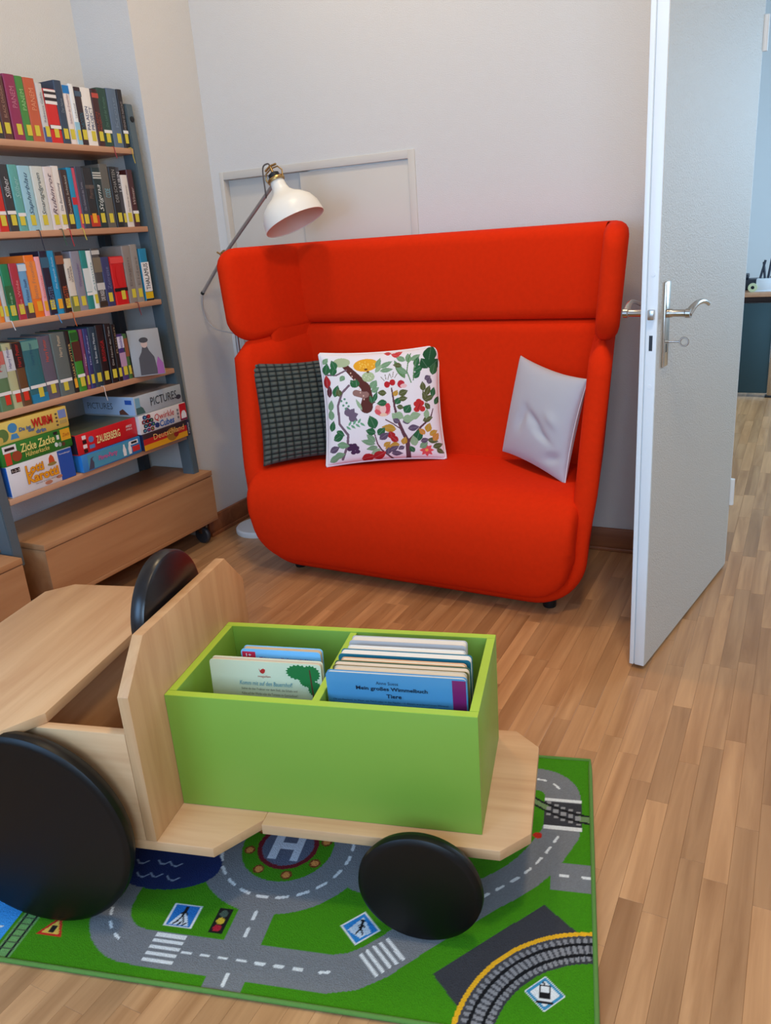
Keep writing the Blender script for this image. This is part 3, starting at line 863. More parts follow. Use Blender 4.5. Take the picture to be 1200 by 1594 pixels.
# plain grey cushion
gr, edge = cushion('grey_cushion', 'plain light grey cushion leaning in the right sofa corner', (1.576, -0.366, 0.444), math.radians(-35.2), math.radians(9.5), 0.38, 0.375, 0.105, 120, None,
                   plain('grey_cotton', (186, 188, 194), 0.85, spec=0.2, bump=(600, 0.25, 0.001), sheen=0.2),
                   dents=((.10, -.05, .10, -.014, -.5, 3.2), (-.30, -.1, .12, -.012, 1.3, 2.2), (.35, -.25, .07, -.010, -.3, 3.5), (.55, .1, .10, .008, -.5, 2), (.7, -.6, .1, -.014, .4, 2)),
                   roll=math.radians(-6.6), pinch=0.08, power=0.42)
n4 = len(edge) // 4
tube('seam', edge[n4:2 * n4 + 1:4], 0.0018, plain('seam_thread', (226, 224, 224), 0.8), gr, 6)

# ================================================================== FLOOR LAMP
lamp = thing('floor_lamp', 'white bell-shade floor lamp with brass fittings behind the left sofa wing', 'lamp', (0.197, -0.22, 0))
lathe('base', [(0, 0), (.118, 0), (.12, .004), (.12, .020), (.114, .027), (.03, .031), (.016, .05), (0, .05)], M_WHITEMETAL, lamp, 48)
JZ = 1.258
tube('pole', [(0, 0, 0.04), (0, 0, JZ - 0.02)], 0.0085, M_GREYROD, lamp, 12)
J = Vector((0, 0.0, JZ)); A_low = Vector((-0.168, 0.020, JZ - 0.152)); A_up = Vector((0.318, -0.050, JZ + 0.257))
adir = (A_up - A_low).normalized()
tube('arm', [A_low, J + Vector((0, -0.013, 0)), A_up], 0.0075, M_GREYROD, lamp, 12)
jt = lathe('joint', [(0, -.026), (.010, -.026), (.012, -.018), (.019, -.016), (.019, .014), (.012, .018), (.012, .03), (0, .03)], M_BRASS, lamp, 20, Matrix.Translation(J) @ Matrix.Rotation(math.pi / 2, 4, 'X'))
tube('wing_screw', [J + Vector((-.02, -.036, .012)), J + Vector((0, -.034, 0)), J + Vector((.02, -.036, -.012))], 0.004, M_BRASS, jt, 8)
tube('arm_end_cap', [A_low, A_low - adir * 0.012], 0.0085, M_BLACK, lamp, 10)
# shade, axis in space from the neck to the opening
ax = Vector((0.403, -0.024, -0.915)).normalized()
neck = Vector((0.353, -0.085, 1.512))
q = Vector((0, 0, -1)).rotation_difference(ax).to_matrix().to_4x4()
sm = Matrix.Translation(neck) @ q
prof = [(.026, .006), (.028, 0), (.030, -.022), (.036, -.040), (.052, -.056), (.078, -.072), (.102, -.094), (.116, -.122), (.1215, -.152), (.1225, -.166),
        (.1200, -.166), (.1185, -.150), (.113, -.122), (.099, -.097), (.075, -.075), (.049, -.060), (.032, -.044), (.026, -.022), (.023, .0)]
sh = lathe('shade', prof, M_WHITEMETAL, lamp, 48, sm, 60)
inn = lathe('shade_lining', [(.1190, -.164), (.1175, -.150), (.1122, -.123), (.098, -.098), (.0745, -.0765), (.0485, -.0615), (.031, -.046), (.0, -.040)], plain('shade_inside', (226, 190, 172), 0.5), sh, 48, sm, 60)
lathe('collar', [(0, .004), (.034, .004), (.036, .010), (.034, .016), (0, .018)], M_BRASS, sh, 28, sm)
lathe('socket', [(0, .016), (.022, .016), (.022, .034), (.012, .040), (0, .042)], M_BLACK, sh, 20, sm)
lathe('bulb', [(0, -.04), (.014, -.045), (.016, -.06), (.030, -.085), (.033, -.103), (.024, -.125), (0, -.135)], plain('bulb_glass', (236, 224, 214), 0.2), sh, 24, sm)
bx = lambda pts, r, nm, mt, par: tube(nm, [sm @ Vector(p) for p in pts], r, mt, par, 8)
bx([(0.0, 0, 0.02), (0.0, 0, 0.062)], 0.0055, 'spindle', M_BRASS, sh)
bx([(-.028, 0, .06), (0, 0, .066), (.028, 0, .06)], 0.0045, 'wing_nut', M_BRASS, sh)
bx([(-.035, 0, .008), (-.042, 0, .03), (-.03, 0, .05), (0, 0, .056), (.03, 0, .05), (.042, 0, .03), (.035, 0, .008)], 0.003, 'yoke', M_BRASS, sh)
cab = plain('lamp_cable', (92, 84, 80), 0.6)
tube('cable', smoothpath([sm @ Vector((0, 0, .066)), Vector((neck.x - .035, neck.y, neck.z + .070)), Vector((neck.x - .060, neck.y, neck.z + .055)), Vector((neck.x - .060, neck.y, neck.z - .02)), Vector((neck.x - .066, neck.y + .01, neck.z - .05)), A_up - adir * .07], 6), 0.003, cab, lamp, 6)
tube('lower_cable', smoothpath([A_low, A_low + Vector((-.012, 0, -.03)), A_low + Vector((-.02, .01, -.09)), A_low + Vector((.015, .02, -.16)), Vector((0.05, 0.03, 0.85)), Vector((.02, .0, .4)), Vector((.012, .0, .06))], 8), 0.003, plain('white_cable', (168, 162, 158), 0.5), lamp, 6)

# ================================================================== BOOKSHELF IN THE NICHE
SY0, SY1 = -1.395, -0.460
shelf = thing('bookshelf', 'beech-board bookshelf with blue-grey steel posts in the wall niche', 'bookshelf', (0, 0, 0))
def front_x(z): return 0.043 - (z - 0.35) * (0.058 / 1.495)
for (ya, yb) in ((SY1 + 0.001, SY1 + 0.040), (SY0 - 0.041, SY0 - 0.001)):
    bm = bmesh.new()
    zb, zt = 0.28, 1.845
    vs = []
    for z in (zb, zt):
        xf = front_x(z)
        vs.append([bm.verts.new(p) for p in ((xf - 0.062, ya, z), (xf, ya, z), (xf, yb, z), (xf - 0.062, yb, z))])
    for k in range(4): bm.faces.new((vs[0][k], vs[0][(k + 1) % 4], vs[1][(k + 1) % 4], vs[1][k]))
    bm.faces.new(vs[0][::-1]); bm.faces.new(vs[1])
    bmesh.ops.bevel(bm, geom=list(bm.edges), offset=0.003, segments=2, affect='EDGES')
    post = mesh_obj('front_post', bm, M_STEEL, shelf, 40)
    lathe('plug', [(0, -.001), (.011, -.001), (.011, .0025), (0, .004)], M_BLACK, post, 18, Matrix.Translation((front_x(1.79), (ya + yb) / 2 + 0.004, 1.79)) @ Matrix.Rotation(math.pi / 2, 4, 'Y'))
    box('rear_post', -0.285, -0.245, ya, yb, 0, 1.845, plain('dark_steel', (52, 56, 60), 0.5), shelf, 0.003)
    for z in (0.30, 1.80):
        box('cross_bar', -0.245, front_x(z) - 0.06, ya + 0.008, yb - 0.008, z - 0.02, z + 0.02, M_STEEL, shelf, 0.002)
SHZ = [1.683, 1.391, 1.102, 0.813, 0.520]
for z in SHZ:
    box('shelf_board', -0.245, front_x(z), SY0, SY1, z - 0.021, z, M_SHELF, shelf, 0.002)

XD, YD = (0, 0, 1), (0, -1, 0)        # spine lettering, reading upwards
def book(shelf_i, y0, y1, h, desc, rgb, label, group, title=None, tcol=(240, 236, 228), tz=(.35, .85), tw=.5, shear=0.0, sticker='y', band=None, bands=(), ribbon=None, depth=0.15, tilt=0.0, band_label=False):
    z = SHZ[shelf_i]; xf = front_x(z) - 0.010 - random.random() * 0.004
    th = (y1 - y0) - 0.0008
    b = thing('book', label, 'book', (xf, (y0 + y1) / 2, z), 0, group)
    b.rotation_euler = (tilt, 0, 0)
    cm = plain('cover_%d_%d_%d' % rgb, rgb, 0.42)
    bm = bmesh.new(); t2 = th / 2; c = 0.0022
    # cover: rounded spine and two boards
    prof = [(-depth, -t2), (-0.004, -t2), (-0.0012, -t2 * .86), (0.0, -t2 * .5), (0.0004, 0), (0.0, t2 * .5), (-0.0012, t2 * .86), (-0.004, t2), (-depth, t2),
            (-depth, t2 - c), (-0.006, t2 - c), (-0.006, -t2 + c), (-depth, -t2 + c)]
    lo = [bm.verts.new((x, y, 0)) for x, y in prof]; hi = [bm.verts.new((x, y, h)) for x, y in prof]
    n = len(prof)
    for k in range(n): bm.faces.new((lo[k], lo[(k + 1) % n], hi[(k + 1) % n], hi[k]))
    bm.faces.new(hi); bm.faces.new(lo[::-1])
    mesh_obj('cover', bm, cm, b)
    box('page_block', -depth + 0.003, -0.006, -t2 + c, t2 - c, 0.002, h - 0.004, M_PAGE, b)
    for bi_, (za, zb_, col) in enumerate(bands):       # printed colour fields on the spine
        plate('printed_field', plain('print_%d_%d_%d' % col, col, 0.42), b, (0.0004, 0, h * (za + zb_) / 2), (0, 1, 0), (0, 0, 1), th * .98, h * (zb_ - za), 0.0002 + .00007 * bi_)
    if sticker:
        sm_ = {'y': M_YEL, 'o': M_ORS, 'r': M_REDS}[sticker]
        w = min(th * .62, 0.02); 
        plate('sticker', sm_, b, (0.0009, th * random.uniform(-.08, .12), 0.034 + random.random() * .003), (0, 1, 0), (0, 0, 1), w, 0.034, 0.0005)
    if band_label: plate('white_label', M_WHT, b, (0.0011, 0, 0.057 + random.uniform(-.004, .006)), (0, 1, 0), (0, 0, 1), th * random.uniform(.82, .98), 0.011, 0.0005)
    if title:
        text(title, plain('ink_%d_%d_%d' % tcol, tcol, 0.5), b, (0.0012, 0, h * (tz[0] + tz[1]) / 2), XD, YD, h * (tz[1] - tz[0]), th * tw, shear=shear)
    if ribbon:
        rc, rl = ribbon
        tube('ribbon_bookmark', [(0.001, 0.0, 0.001), (0.0135, 0.001, 0.0015), (0.0155, 0.002, -0.006), (0.0155, 0.004, -rl * .6), (0.0165, 0.008, -rl)], 0.0016, plain('ribbon_%d_%d_%d' % rc, rc, 0.7), b, 5)
    return b

W = (240, 236, 228); GOLD = (206, 176, 110); K = (24, 22, 24)
SHELF1 = [
 (-1.092, -1.052, .195, 'charcoal book', (58, 56, 54), {}),
 (-1.051, -1.012, .195, 'brown leather-look book', (92, 54, 48), dict(title='BLACK DAGGER', tcol=(170, 130, 110), tw=.3)),
 (-1.010, -.963, .204, 'plum-coloured thick book', (146, 44, 84), dict(title='PANEM', tcol=(196, 120, 140), tz=(.5, .82), tw=.42)),
 (-.963, -.930, .203, 'grass-green book', (74, 138, 62), dict(title='PANEM', tcol=(150, 200, 130), tz=(.48, .8), tw=.5)),
 (-.930, -.881, .202, 'terracotta orange book', (196, 92, 58), dict(title='PANEM', tcol=(226, 150, 110), tz=(.5, .84), tw=.42)),
 (-.881, -.852, .190, 'pale grey book with a blue foot', (206, 204, 200), dict(bands=((0, .26, (70, 88, 140)),), title='Rebecca Gable', tcol=(130, 130, 140), tw=.35)),
 (-.852, -.798, .176, 'scarlet book with white checks', (212, 38, 34), dict(bands=((.26, .34, (24, 20, 22)), (.72, .99, (236, 230, 226)), (.78, .84, (40, 30, 34)), (.90, .95, (40, 30, 34))), band_label=True)),
 (-.798, -.762, .208, 'slate navy book', (54, 68, 88), dict(title='Der Name', tcol=(130, 140, 150), tz=(.5, .72), tw=.35)),
 (-.762, -.731, .197, 'cream book with a bright blue head', (234, 222, 216), dict(bands=((.86, .995, (20, 120, 190)),), title='Selection der Erwaehlten', tcol=(150, 120, 130), tw=.34, shear=.3)),
 (-.731, -.708, .203, 'white book fading to pale blue', (234, 236, 234), dict(bands=((0, .38, (150, 196, 214)),), title='Lockwood', tcol=(110, 110, 120), tz=(.45, .68), tw=.4)),
 (-.708, -.675, .196, 'dark brown book with teal letters', (56, 34, 36), dict(title='CHROSTEN', tcol=(56, 110, 130), tz=(.28, .56), tw=.6, bands=((.84, .93, (70, 90, 110)),))),
 (-.675, -.625, .198, 'white book with large navy capitals', (236, 230, 222), dict(title='PALADIN\nPROJECT', tcol=(40, 60, 110), tz=(.28, .68), tw=.8)),
 (-.625, -.591, .198, 'dark maroon book with rust capitals', (66, 30, 28), dict(title='PALADIN\nPROJECT', tcol=(160, 70, 50), tz=(.26, .6), tw=.8, bands=((.85, .93, (190, 70, 56)),))),
 (-.591, -.544, .206, 'bottle-green book', (40, 70, 58), dict(title='Das Lied der Kraehen', tcol=(90, 130, 110), tw=.28, band_label=True)),
 (-.544, -.490, .209, 'steel-blue weathered book', (92, 110, 130), dict(title='Krone', tcol=(120, 138, 156), tw=.3)),
 (-.490, -.4625, .210, 'black book beside the post', (40, 34, 36), dict(title='WENN ES NACHT', tcol=(150, 140, 136), tz=(.3, .8), tw=.45, band_label=True, ribbon=((206, 176, 60), .055))),
]
SHELF1[13][5]['ribbon'] = ((160, 50, 60), .04)
SHELF2 = [
 (-1.158, -1.118, .21, 'bright red book', (206, 44, 32), dict(band_label=True)),
 (-1.117, -1.077, .213, 'charcoal book with a silver title', (56, 56, 58), dict(title='Silber', tcol=(200, 200, 200), tz=(.5, .82), tw=.5, shear=.3, band_label=True)),
 (-1.077, -1.039, .213, 'sea-green book', (96, 168, 160), dict(title='Silber', tcol=(150, 200, 196), tz=(.5, .82), tw=.5, shear=.3, band_label=True)),
 (-1.039, -.986, .211, 'sky-blue book', (156, 200, 214), dict(title='Saphirblau', tcol=(66, 96, 120), tz=(.24, .9), tw=.42, shear=.4, ribbon=((36, 34, 52), .075))),
 (-.986, -.931, .211, 'pale grey-green book', (208, 212, 204), dict(title='Smaragdgruen', tcol=(90, 100, 96), tz=(.24, .9), tw=.4, shear=.4)),
 (-.931, -.890, .211, 'blush-white book', (224, 212, 208), dict(title='Rubinrot', tcol=(110, 90, 96), tz=(.24, .9), tw=.45, shear=.4, ribbon=((60, 96, 66), .055))),
 (-.890, -.857, .215, 'off-white book', (230, 224, 216), dict(title='Die Bestimmung', tcol=(100, 90, 90), tz=(.3, .74), tw=.45, shear=.2, ribbon=((190, 30, 44), .06))),
 (-.857, -.823, .203, 'dark brown book', (66, 46, 42), dict(title='Dunkles Schicksal', tcol=(190, 180, 166), tz=(.25, .9), tw=.3)),
 (-.823, -.799, .211, 'cyan thin book with a red band', (28, 140, 176), dict(bands=((.40, .52, (200, 40, 50)),), sticker=None, ribbon=((214, 190, 80), .04))),
 (-.799, -.782, .211, 'raspberry pink thin book', (200, 76, 100), dict(sticker='o')),
 (-.782, -.749, .216, 'dark slate book', (60, 62, 78), dict(title='Das Geheimnis des Turms', tcol=(150, 150, 164), tz=(.3, .75), tw=.3)),
 (-.749, -.703, .213, 'black book with fiery foot', (40, 38, 40), dict(bands=((.03, .22, (190, 52, 30)), (.66, .72, (86, 76, 70))), sticker='o', title='Phantom', tcol=(120, 96, 84), tz=(.5, .72), tw=.4)),
 (-.703, -.660, .215, 'black-teal book with white script', (30, 48, 50), dict(title='Stigma', tcol=(216, 220, 214), tz=(.28, .72), tw=.6, shear=.4, bands=((.82, .845, (190, 190, 180)), (.86, .885, (190, 190, 180)), (.90, .925, (190, 190, 180))))),
 (-.660, -.615, .229, 'taupe grey book, tallest of its row', (98, 94, 86), dict(title='CODE', tcol=(120, 180, 196), tz=(.48, .62), tw=.6)),
 (-.615, -.576, .221, 'jet black book', (30, 28, 30), dict(title='DER SCHATTEN', tcol=(160, 156, 150), tz=(.42, .95), tw=.42)),
 (-.576, -.555, .220, 'graphite thin book', (66, 66, 72), dict(title='LAURIN', tcol=(206, 204, 206), tz=(.6, .92), tw=.75)),
 (-.555, -.518, .193, 'ivory book, shortest of its row', (224, 214, 204), dict(title='Der Winter der schwarzen', tcol=(130, 116, 106), tz=(.3, .8), tw=.25)),
 (-.518, -.485, .213, 'dark wine-red book', (74, 34, 36), dict(title='Winter', tcol=(200, 180, 170), tz=(.4, .7), tw=.4, shear=.3, band_label=True)),
]
SHELF3 = [
 (-1.243, -1.223, .15, 'orange-yellow thin book', (232, 130, 40), {}),
 (-1.222, -1.203, .15, 'pale grey thin book', (196, 200, 198), dict(ribbon=((226, 222, 216), .03))),
 (-1.202, -1.167, .187, 'emerald green book', (26, 128, 84), dict(bands=((.30, .62, (40, 104, 62)),), title='Gregs', tcol=(150, 200, 160), tz=(.1, .5), tw=.3)),
 (-1.167, -1.132, .187, 'crimson book', (176, 52, 66), dict(title='Die Wilde', tcol=(226, 150, 150), tz=(.2, .7), tw=.3)),
 (-1.132, -1.096, .185, 'light blue book with a brown foot', (108, 164, 204), dict(bands=((0, .24, (86, 62, 66)), (.86, .98, (200, 216, 226))), title='Weisse Stadt', tcol=(50, 80, 120), tz=(.3, .72), tw=.35, shear=.3)),
 (-1.096, -1.053, .210, 'vivid orange book', (240, 120, 30), dict(bands=((.3, .9, (240, 140, 60)),), title='Beste Freundin', tcol=(190, 130, 100), tz=(.3, .9), tw=.35, sticker='o')),
 (-1.053, -1.031, .203, 'rose pink thin book', (238, 166, 168), dict(title='Sommer', tcol=(214, 110, 120), tz=(.3, .7), tw=.4, sticker='o')),
 (-1.031, -.995, .221, 'midnight navy book', (30, 30, 52), dict(title='MAGISTER', tcol=(90, 130, 170), tz=(.12, .45), tw=.55, bands=((.74, .90, (50, 96, 120)),), ribbon=((90, 160, 210), .03))),
 (-.995, -.963, .220, 'azure blue book', (24, 146, 196), dict(title='Die fliegende Schule', tcol=(190, 224, 240), tz=(.4, .9), tw=.3, shear=.3, sticker='o')),
 (-.963, -.926, .214, 'black book with copper ornament', (38, 30, 30), dict(title='MAGISTER', tcol=(190, 90, 50), tz=(.12, .45), tw=.55, bands=((.80, .94, (140, 86, 56)),), ribbon=((206, 100, 40), .05))),
 (-.926, -.889, .189, 'cream book with a green foot', (218, 210, 194), dict(bands=((0, .3, (120, 130, 80)),), title='UNSER\nSOMMER', tcol=(90, 80, 76), tz=(.56, .86), tw=.55)),
 (-.889, -.844, .213, 'mauve-grey book', (138, 138, 150), dict(title='Winterzauber', tcol=(120, 96, 140), tz=(.4, .8), tw=.3)),
 (-.844, -.812, .213, 'turquoise-green book', (32, 134, 128), dict(bands=((.3, .7, (214, 222, 218)),), sticker=None, band_label=True)),
 (-.812, -.787, .211, 'white slim book with teal edge', (226, 232, 230), dict(title='Atlantis', tcol=(60, 130, 130), tz=(.3, .8), tw=.3)),
 (-.787, -.746, .217, 'black-and-grey illustrated book', (76, 74, 72), dict(bands=((.02, .1, (60, 50, 40)), (.6, .85, (120, 110, 90)), (.9, .97, (190, 188, 180)), (.3, .42, (200, 198, 192))), sticker=None, title='DIE INSEL', tcol=(222, 220, 216), tz=(.12, .3), tw=.5)),
 (-.746, -.702, .184, 'indigo book', (56, 62, 104), dict(title='Zeitreise', tcol=(120, 124, 160), tz=(.35, .8), tw=.4)),
 (-.702, -.630, .183, 'thick scarlet book with a black stripe', (206, 26, 28), dict(bands=((.28, .35, (20, 16, 18)), (.86, .98, (226, 70, 66))), title='.', tcol=(206, 26, 28))),
 (-.628, -.581, .219, 'grey wood-pattern book', (142, 132, 124), dict(title='Eragon', tcol=(120, 108, 100), tz=(.3, .8), tw=.4, ribbon=((130, 30, 36), .05))),
 (-.580, -.540, .223, 'stone grey book', (150, 142, 134), dict(title='Eldest', tcol=(126, 116, 108), tz=(.3, .8), tw=.4)),
 (-.535, -.490, .205, 'cyan book with black capitals on white', (30, 130, 166), dict(bands=((.18, .74, (236, 232, 226)), (.0, .03, (20, 20, 22)), (.04, .17, (222, 180, 20))), sticker=None, title='THALAMUS', tcol=K, tz=(.22, .72), tw=.55)),
]
SHELF4 = [
 (-1.326, -1.274, .221, 'grass-and-white book with a red sticker', (96, 130, 90), dict(sticker='r', band_label=True, bands=((.5, .7, (170, 180, 170)), (.7, .9, (200, 110, 100))), title='Potter', tcol=(190, 60, 60), tz=(.6, .9), tw=.3)),
 (-1.273, -1.235, .221, 'cream-yellow book with a red sticker', (186, 186, 140), dict(sticker='r', band_label=True, bands=((.58, .9, (206, 208, 212)),), title='Harry Potter', tcol=(84, 76, 130), tz=(.62, .95), tw=.42)),
 (-1.235, -1.196, .220, 'brown book with a red sticker', (104, 72, 42), dict(sticker='r', band_label=True, bands=((.6, .99, (40, 34, 34)),), title='Harry Potter', tcol=(196, 50, 40), tz=(.62, .97), tw=.5)),
 (-1.196, -1.123, .221, 'very thick teal book', (44, 108, 116), dict(bands=((0, .14, (28, 130, 170)), (.84, .98, (96, 150, 140))), title='Harry Potter', tcol=(30, 80, 110), tz=(.6, .95), tw=.22, band_label=True)),
 (-1.123, -1.065, .223, 'thick violet-grey book', (98, 94, 108), dict(title='Harry Potter', tcol=(214, 90, 60), tz=(.6, .95), tw=.32, band_label=True)),
 (-1.065, -.997, .227, 'thick grey-green book', (96, 108, 104), dict(title='Harry Potter', tcol=(222, 204, 170), tz=(.62, .96), tw=.28, band_label=True)),
 (-.997, -.975, .227, 'black thin book with gold capitals', (34, 30, 28), dict(title='HARRY POTTER', tcol=GOLD, tz=(.24, .8), tw=.5, sticker='o')),
 (-.975, -.936, .225, 'bright green book', (58, 140, 44), dict(bands=((.5, .82, (84, 44, 36)), (.84, .97, (30, 90, 40))), band_label=True)),
 (-.934, -.918, .224, 'purple slim book', (128, 62, 96), dict(title='Magic', tcol=(230, 220, 230), tz=(.4, .6), tw=.4, tilt=-.03)),
 (-.917, -.893, .224, 'royal navy book', (50, 56, 110), dict(title='Die Zauber', tcol=(180, 186, 220), tz=(.4, .9), tw=.3, tilt=-.03)),
 (-.891, -.854, .226, 'petrol blue book', (36, 62, 80), dict(title='Im Bann des Meeres', tcol=(200, 214, 220), tz=(.4, .9), tw=.3, tilt=-.03, ribbon=((220, 200, 186), .055))),
 (-.852, -.810, .228, 'black book with red letters', (32, 24, 26), dict(title='BRISINGR', tcol=(190, 40, 40), tz=(.4, .75), tw=.4, tilt=-.03)),
 (-.808, -.773, .228, 'coal-black book', (26, 24, 26), dict(title='Die Nacht der Tiere', tcol=(180, 176, 170), tz=(.3, .95), tw=.26, tilt=-.03)),
 (-.771, -.748, .221, 'black slim book', (32, 28, 26), dict(title='Runen', tcol=(150, 126, 96), tz=(.5, .95), tw=.4, tilt=-.02)),
 (-.746, -.712, .180, 'violet comic-style book', (76, 58, 116), dict(bands=((.3, .6, (190, 150, 180)), (.7, .95, (216, 210, 226))), title='Detektei', tcol=(70, 60, 150), tz=(.66, .96), tw=.5)),
 (-.711, -.691, .178, 'green slim book', (70, 110, 60), dict(bands=((.5, .9, (150, 90, 60)),))),
]
for si, (rows_, word) in enumerate(((SHELF1, 'top'), (SHELF2, 'second'), (SHELF3, 'third'), (SHELF4, 'fourth'))):
    n = len(rows_)
    for i, (y0, y1, h, desc, rgb, kw) in enumerate(rows_):
        lab = '%s on the %s shelf, %s book from the right' % (desc, word, ORD[n - i + (1 if si == 3 else 0)])
        kw = dict(kw)
        book(si, y0, y1, h, desc, rgb, lab, 'books on the %s shelf' % word, **kw)

# book standing with its cover turned to the room at the end of the fourth shelf
lb = thing('book', 'grey paperback with a dark-clad figure, cover turned outwards, right end of fourth shelf', 'book', (front_x(.813) - 0.012, -0.688, .8135), math.radians(-62), 'books on the fourth shelf')
LW, LH = 0.125, 0.186
lc = box('cover', 0, 0.012, 0, LW, 0, LH, plain('cover_grey_violet', (150, 148, 146), .45), lb, 0.001)
lb.rotation_euler = (0, math.radians(-10), math.radians(-40))
X2 = 0.0125
plate('printed_field', plain('print_dark', (62, 54, 56), .45), lb, (X2, .062, .062), (0, 1, 0), (0, 0, 1), .07, .115, .0004, shape=[(-.5, -.5), (.5, -.5), (.42, .1), (.2, .32), (.1, .5), (-.15, .5), (-.25, .3), (-.45, .1)])
plate('printed_field', plain('print_skin', (190, 156, 140), .45), lb, (X2 + .0003, .060, .128), (0, 1, 0), (0, 0, 1), .026, .032, .0005, shape=circle_pts(14))
plate('printed_field', plain('print_hair', (44, 34, 34), .45), lb, (X2 + .0006, .060, .143), (0, 1, 0), (0, 0, 1), .036, .022, .0006, shape=circle_pts(12))
plate('printed_field', plain('print_magenta', (150, 76, 140), .45), lb, (X2 + .0003, .108, .038), (0, 1, 0), (0, 0, 1), .028, .07, .0005, shape=[(-.5, -.5), (.5, -.5), (.5, .1), (-.1, .5), (-.4, .1)])

# ================================================================== BOARD GAMES ON THE LOWEST SHELF
GY, GZ = (0, 1, 0), (0, 0, 1)
def game(name_label, xf, y0, y1, z0, z1, rgb, depth=0.285, side=None, top=None):
    g = thing('board_game', name_label, 'board game', (xf, (y0 + y1) / 2, z0), 0, 'board games on the lowest shelf')
    w = (y1 - y0); h = z1 - z0 - 0.0006
    box('box_bottom', -depth + .002, -.0015, -w / 2 + .0015, w / 2 - .0015, 0, h * .5, plain('gb_%d_%d_%d' % rgb, rgb, .4), g, .001)
    box('lid', -depth, 0, -w / 2, w / 2, .003, h, plain('gb_%d_%d_%d' % rgb, rgb, .4), g, .0015)
    if side: plate('printed_side', plain('gs_%d_%d_%d' % side, side, .4), g, (-depth / 2, -w / 2, h / 2 + .0015), (1, 0, 0), GZ, depth - .004, h - .006, .0003)
    if top: plate('printed_top', plain('gs_%d_%d_%d' % top, top, .4), g, (-depth / 2, 0, h), (0, 1, 0), (-1, 0, 0), w - .006, depth - .006, .0003)
    return g, w, h
CNT = {}
def layer(k, base=.0004, step=.00015):
    CNT[k] = CNT.get(k, 0) + 1
    return base + step * CNT[k]
def gp(g, nm, rgb, y, z, w, h, shape=None, t=0): return plate(nm, plain('print_%d_%d_%d' % rgb, rgb, .42), g, (0.0, y, z), GY, GZ, w, h, layer(g.name), shape)
def gt(g, s, rgb, y, z, w, h, bold=.02, shear=0.0, lift=.0012): return text(s, plain('ink_%d_%d_%d' % rgb, rgb, .45), g, (0.0016, y, z), GY, GZ, w, h, bold=bold, shear=shear, lift=lift)
C20 = circle_pts(18)
# left stack
g, w, h = game('white and blue board game box with orange title, bottom of the left stack', .036, -1.378, -1.092, .5206, .632, (230, 224, 222), side=(40, 110, 196))
gp(g, 'printed_field', (28, 84, 170), w / 2 - .034, h / 2, .066, h - .002)
text('Ravensburger', M_WHT, g, (.0022, w / 2 - .036, h - .014), GY, GZ, .052, .008, lift=.0009)
gt(g, 'Lotti', (196, 76, 20), -.032, h * .72, .080, .034, .06, lift=.0010); gt(g, 'Lotti', (240, 164, 32), -.033, h * .725, .078, .033, .03, lift=.0015)
gt(g, 'Karotti', (196, 76, 20), -.002, h * .42, .140, .036, .06, lift=.0010); gt(g, 'Karotti', (240, 164, 32), -.003, h * .425, .137, .035, .03, lift=.0015)
gt(g, 'Die total verdrehte Hasenjagd', (80, 70, 70), .01, h * .20, .1, .006, 0)
gp(g, 'printed_field', (30, 28, 30), -w / 2 + .034, h * .83, .036, .016)
text('1-2-3', M_WHT, g, (.0022, -w / 2 + .034, h * .83), GY, GZ, .03, .009, lift=.0006)
gp(g, 'printed_field', (190, 126, 96), .016, h * .07 + .004, .034, .014, C20); gp(g, 'printed_field', (190, 126, 96), .066, h * .12 + .006, .028, .012, C20)
gp(g, 'printed_field', (206, 84, 40), .046, h * .80, .026, .034, [(-.5, -.3), (0, -.5), (.5, -.3), (.4, .2), (.1, .5), (-.1, .5), (-.4, .2)])
gp(g, 'printed_field', (150, 130, 60), .046, h * .66, .040, .012, C20)
g, w, h = game('green board game box with cream lettering, middle of the left stack', .034, -1.386, -1.078, .6326, .706, (44, 122, 44), side=(56, 130, 50))
gt(g, 'Zicke Zacke', (240, 226, 130), .0, h * .66, .150, .030, .02, .15); gt(g, 'Hühnerkacke', (226, 206, 110), -.006, h * .30, .104, .017, .01, .1)
gp(g, 'printed_field', (236, 232, 230), -w / 2 + .038, h * .78, .056, h * .34); gp(g, 'printed_field', (34, 34, 34), -w / 2 + .038, h * .78, .040, .010, t=.0008)
gp(g, 'printed_field', (216, 66, 44), -w / 2 + .026, h * .32, .024, h * .56); gp(g, 'printed_field', (160, 70, 40), -w / 2 + .062, h * .36, .040, h * .5, C20)
gp(g, 'printed_field', (232, 170, 40), w / 2 - .026, h * .68, .044, h * .56); gt(g, 'Zoch', (176, 70, 30), w / 2 - .026, h * .68, .032, .012, .0, .3)
for k, (yy, zz) in enumerate(((.080, .30), (.096, .26), (.112, .24))): gp(g, 'printed_field', ((220, 226, 220), (150, 170, 150), (90, 60, 40))[k], yy, h * zz, .014, .016, C20)
gp(g, 'printed_field', (230, 226, 214), .092, h * .64, .010, .016); gp(g, 'printed_field', (30, 30, 30), .084, h * .88, .016, .010)
g, w, h = game('yellow board game box with red and blue title, top of the left stack', .030, -1.384, -1.073, .7066, .782, (226, 196, 98), side=(214, 184, 90), top=(200, 160, 70))
gt(g, 'WURM', (196, 44, 30), .038, h * .60, .092, .032, .05); gt(g, 'Da ist', (76, 110, 156), -.038, h * .50, .052, .014, .04, .1); gt(g, 'der', (76, 110, 156), -.012, h * .36, .030, .013, .04); gt(g, 'drin', (76, 110, 156), .026, h * .20, .044, .015, .04)
gp(g, 'printed_field', (66, 140, 190), -.086, h * .66, .038, .034, C20); gp(g, 'printed_field', (66, 140, 190), -.084, h * .26, .036, .018, [(-.5, -.5), (.5, -.5), (.3, .5), (-.3, .5)])
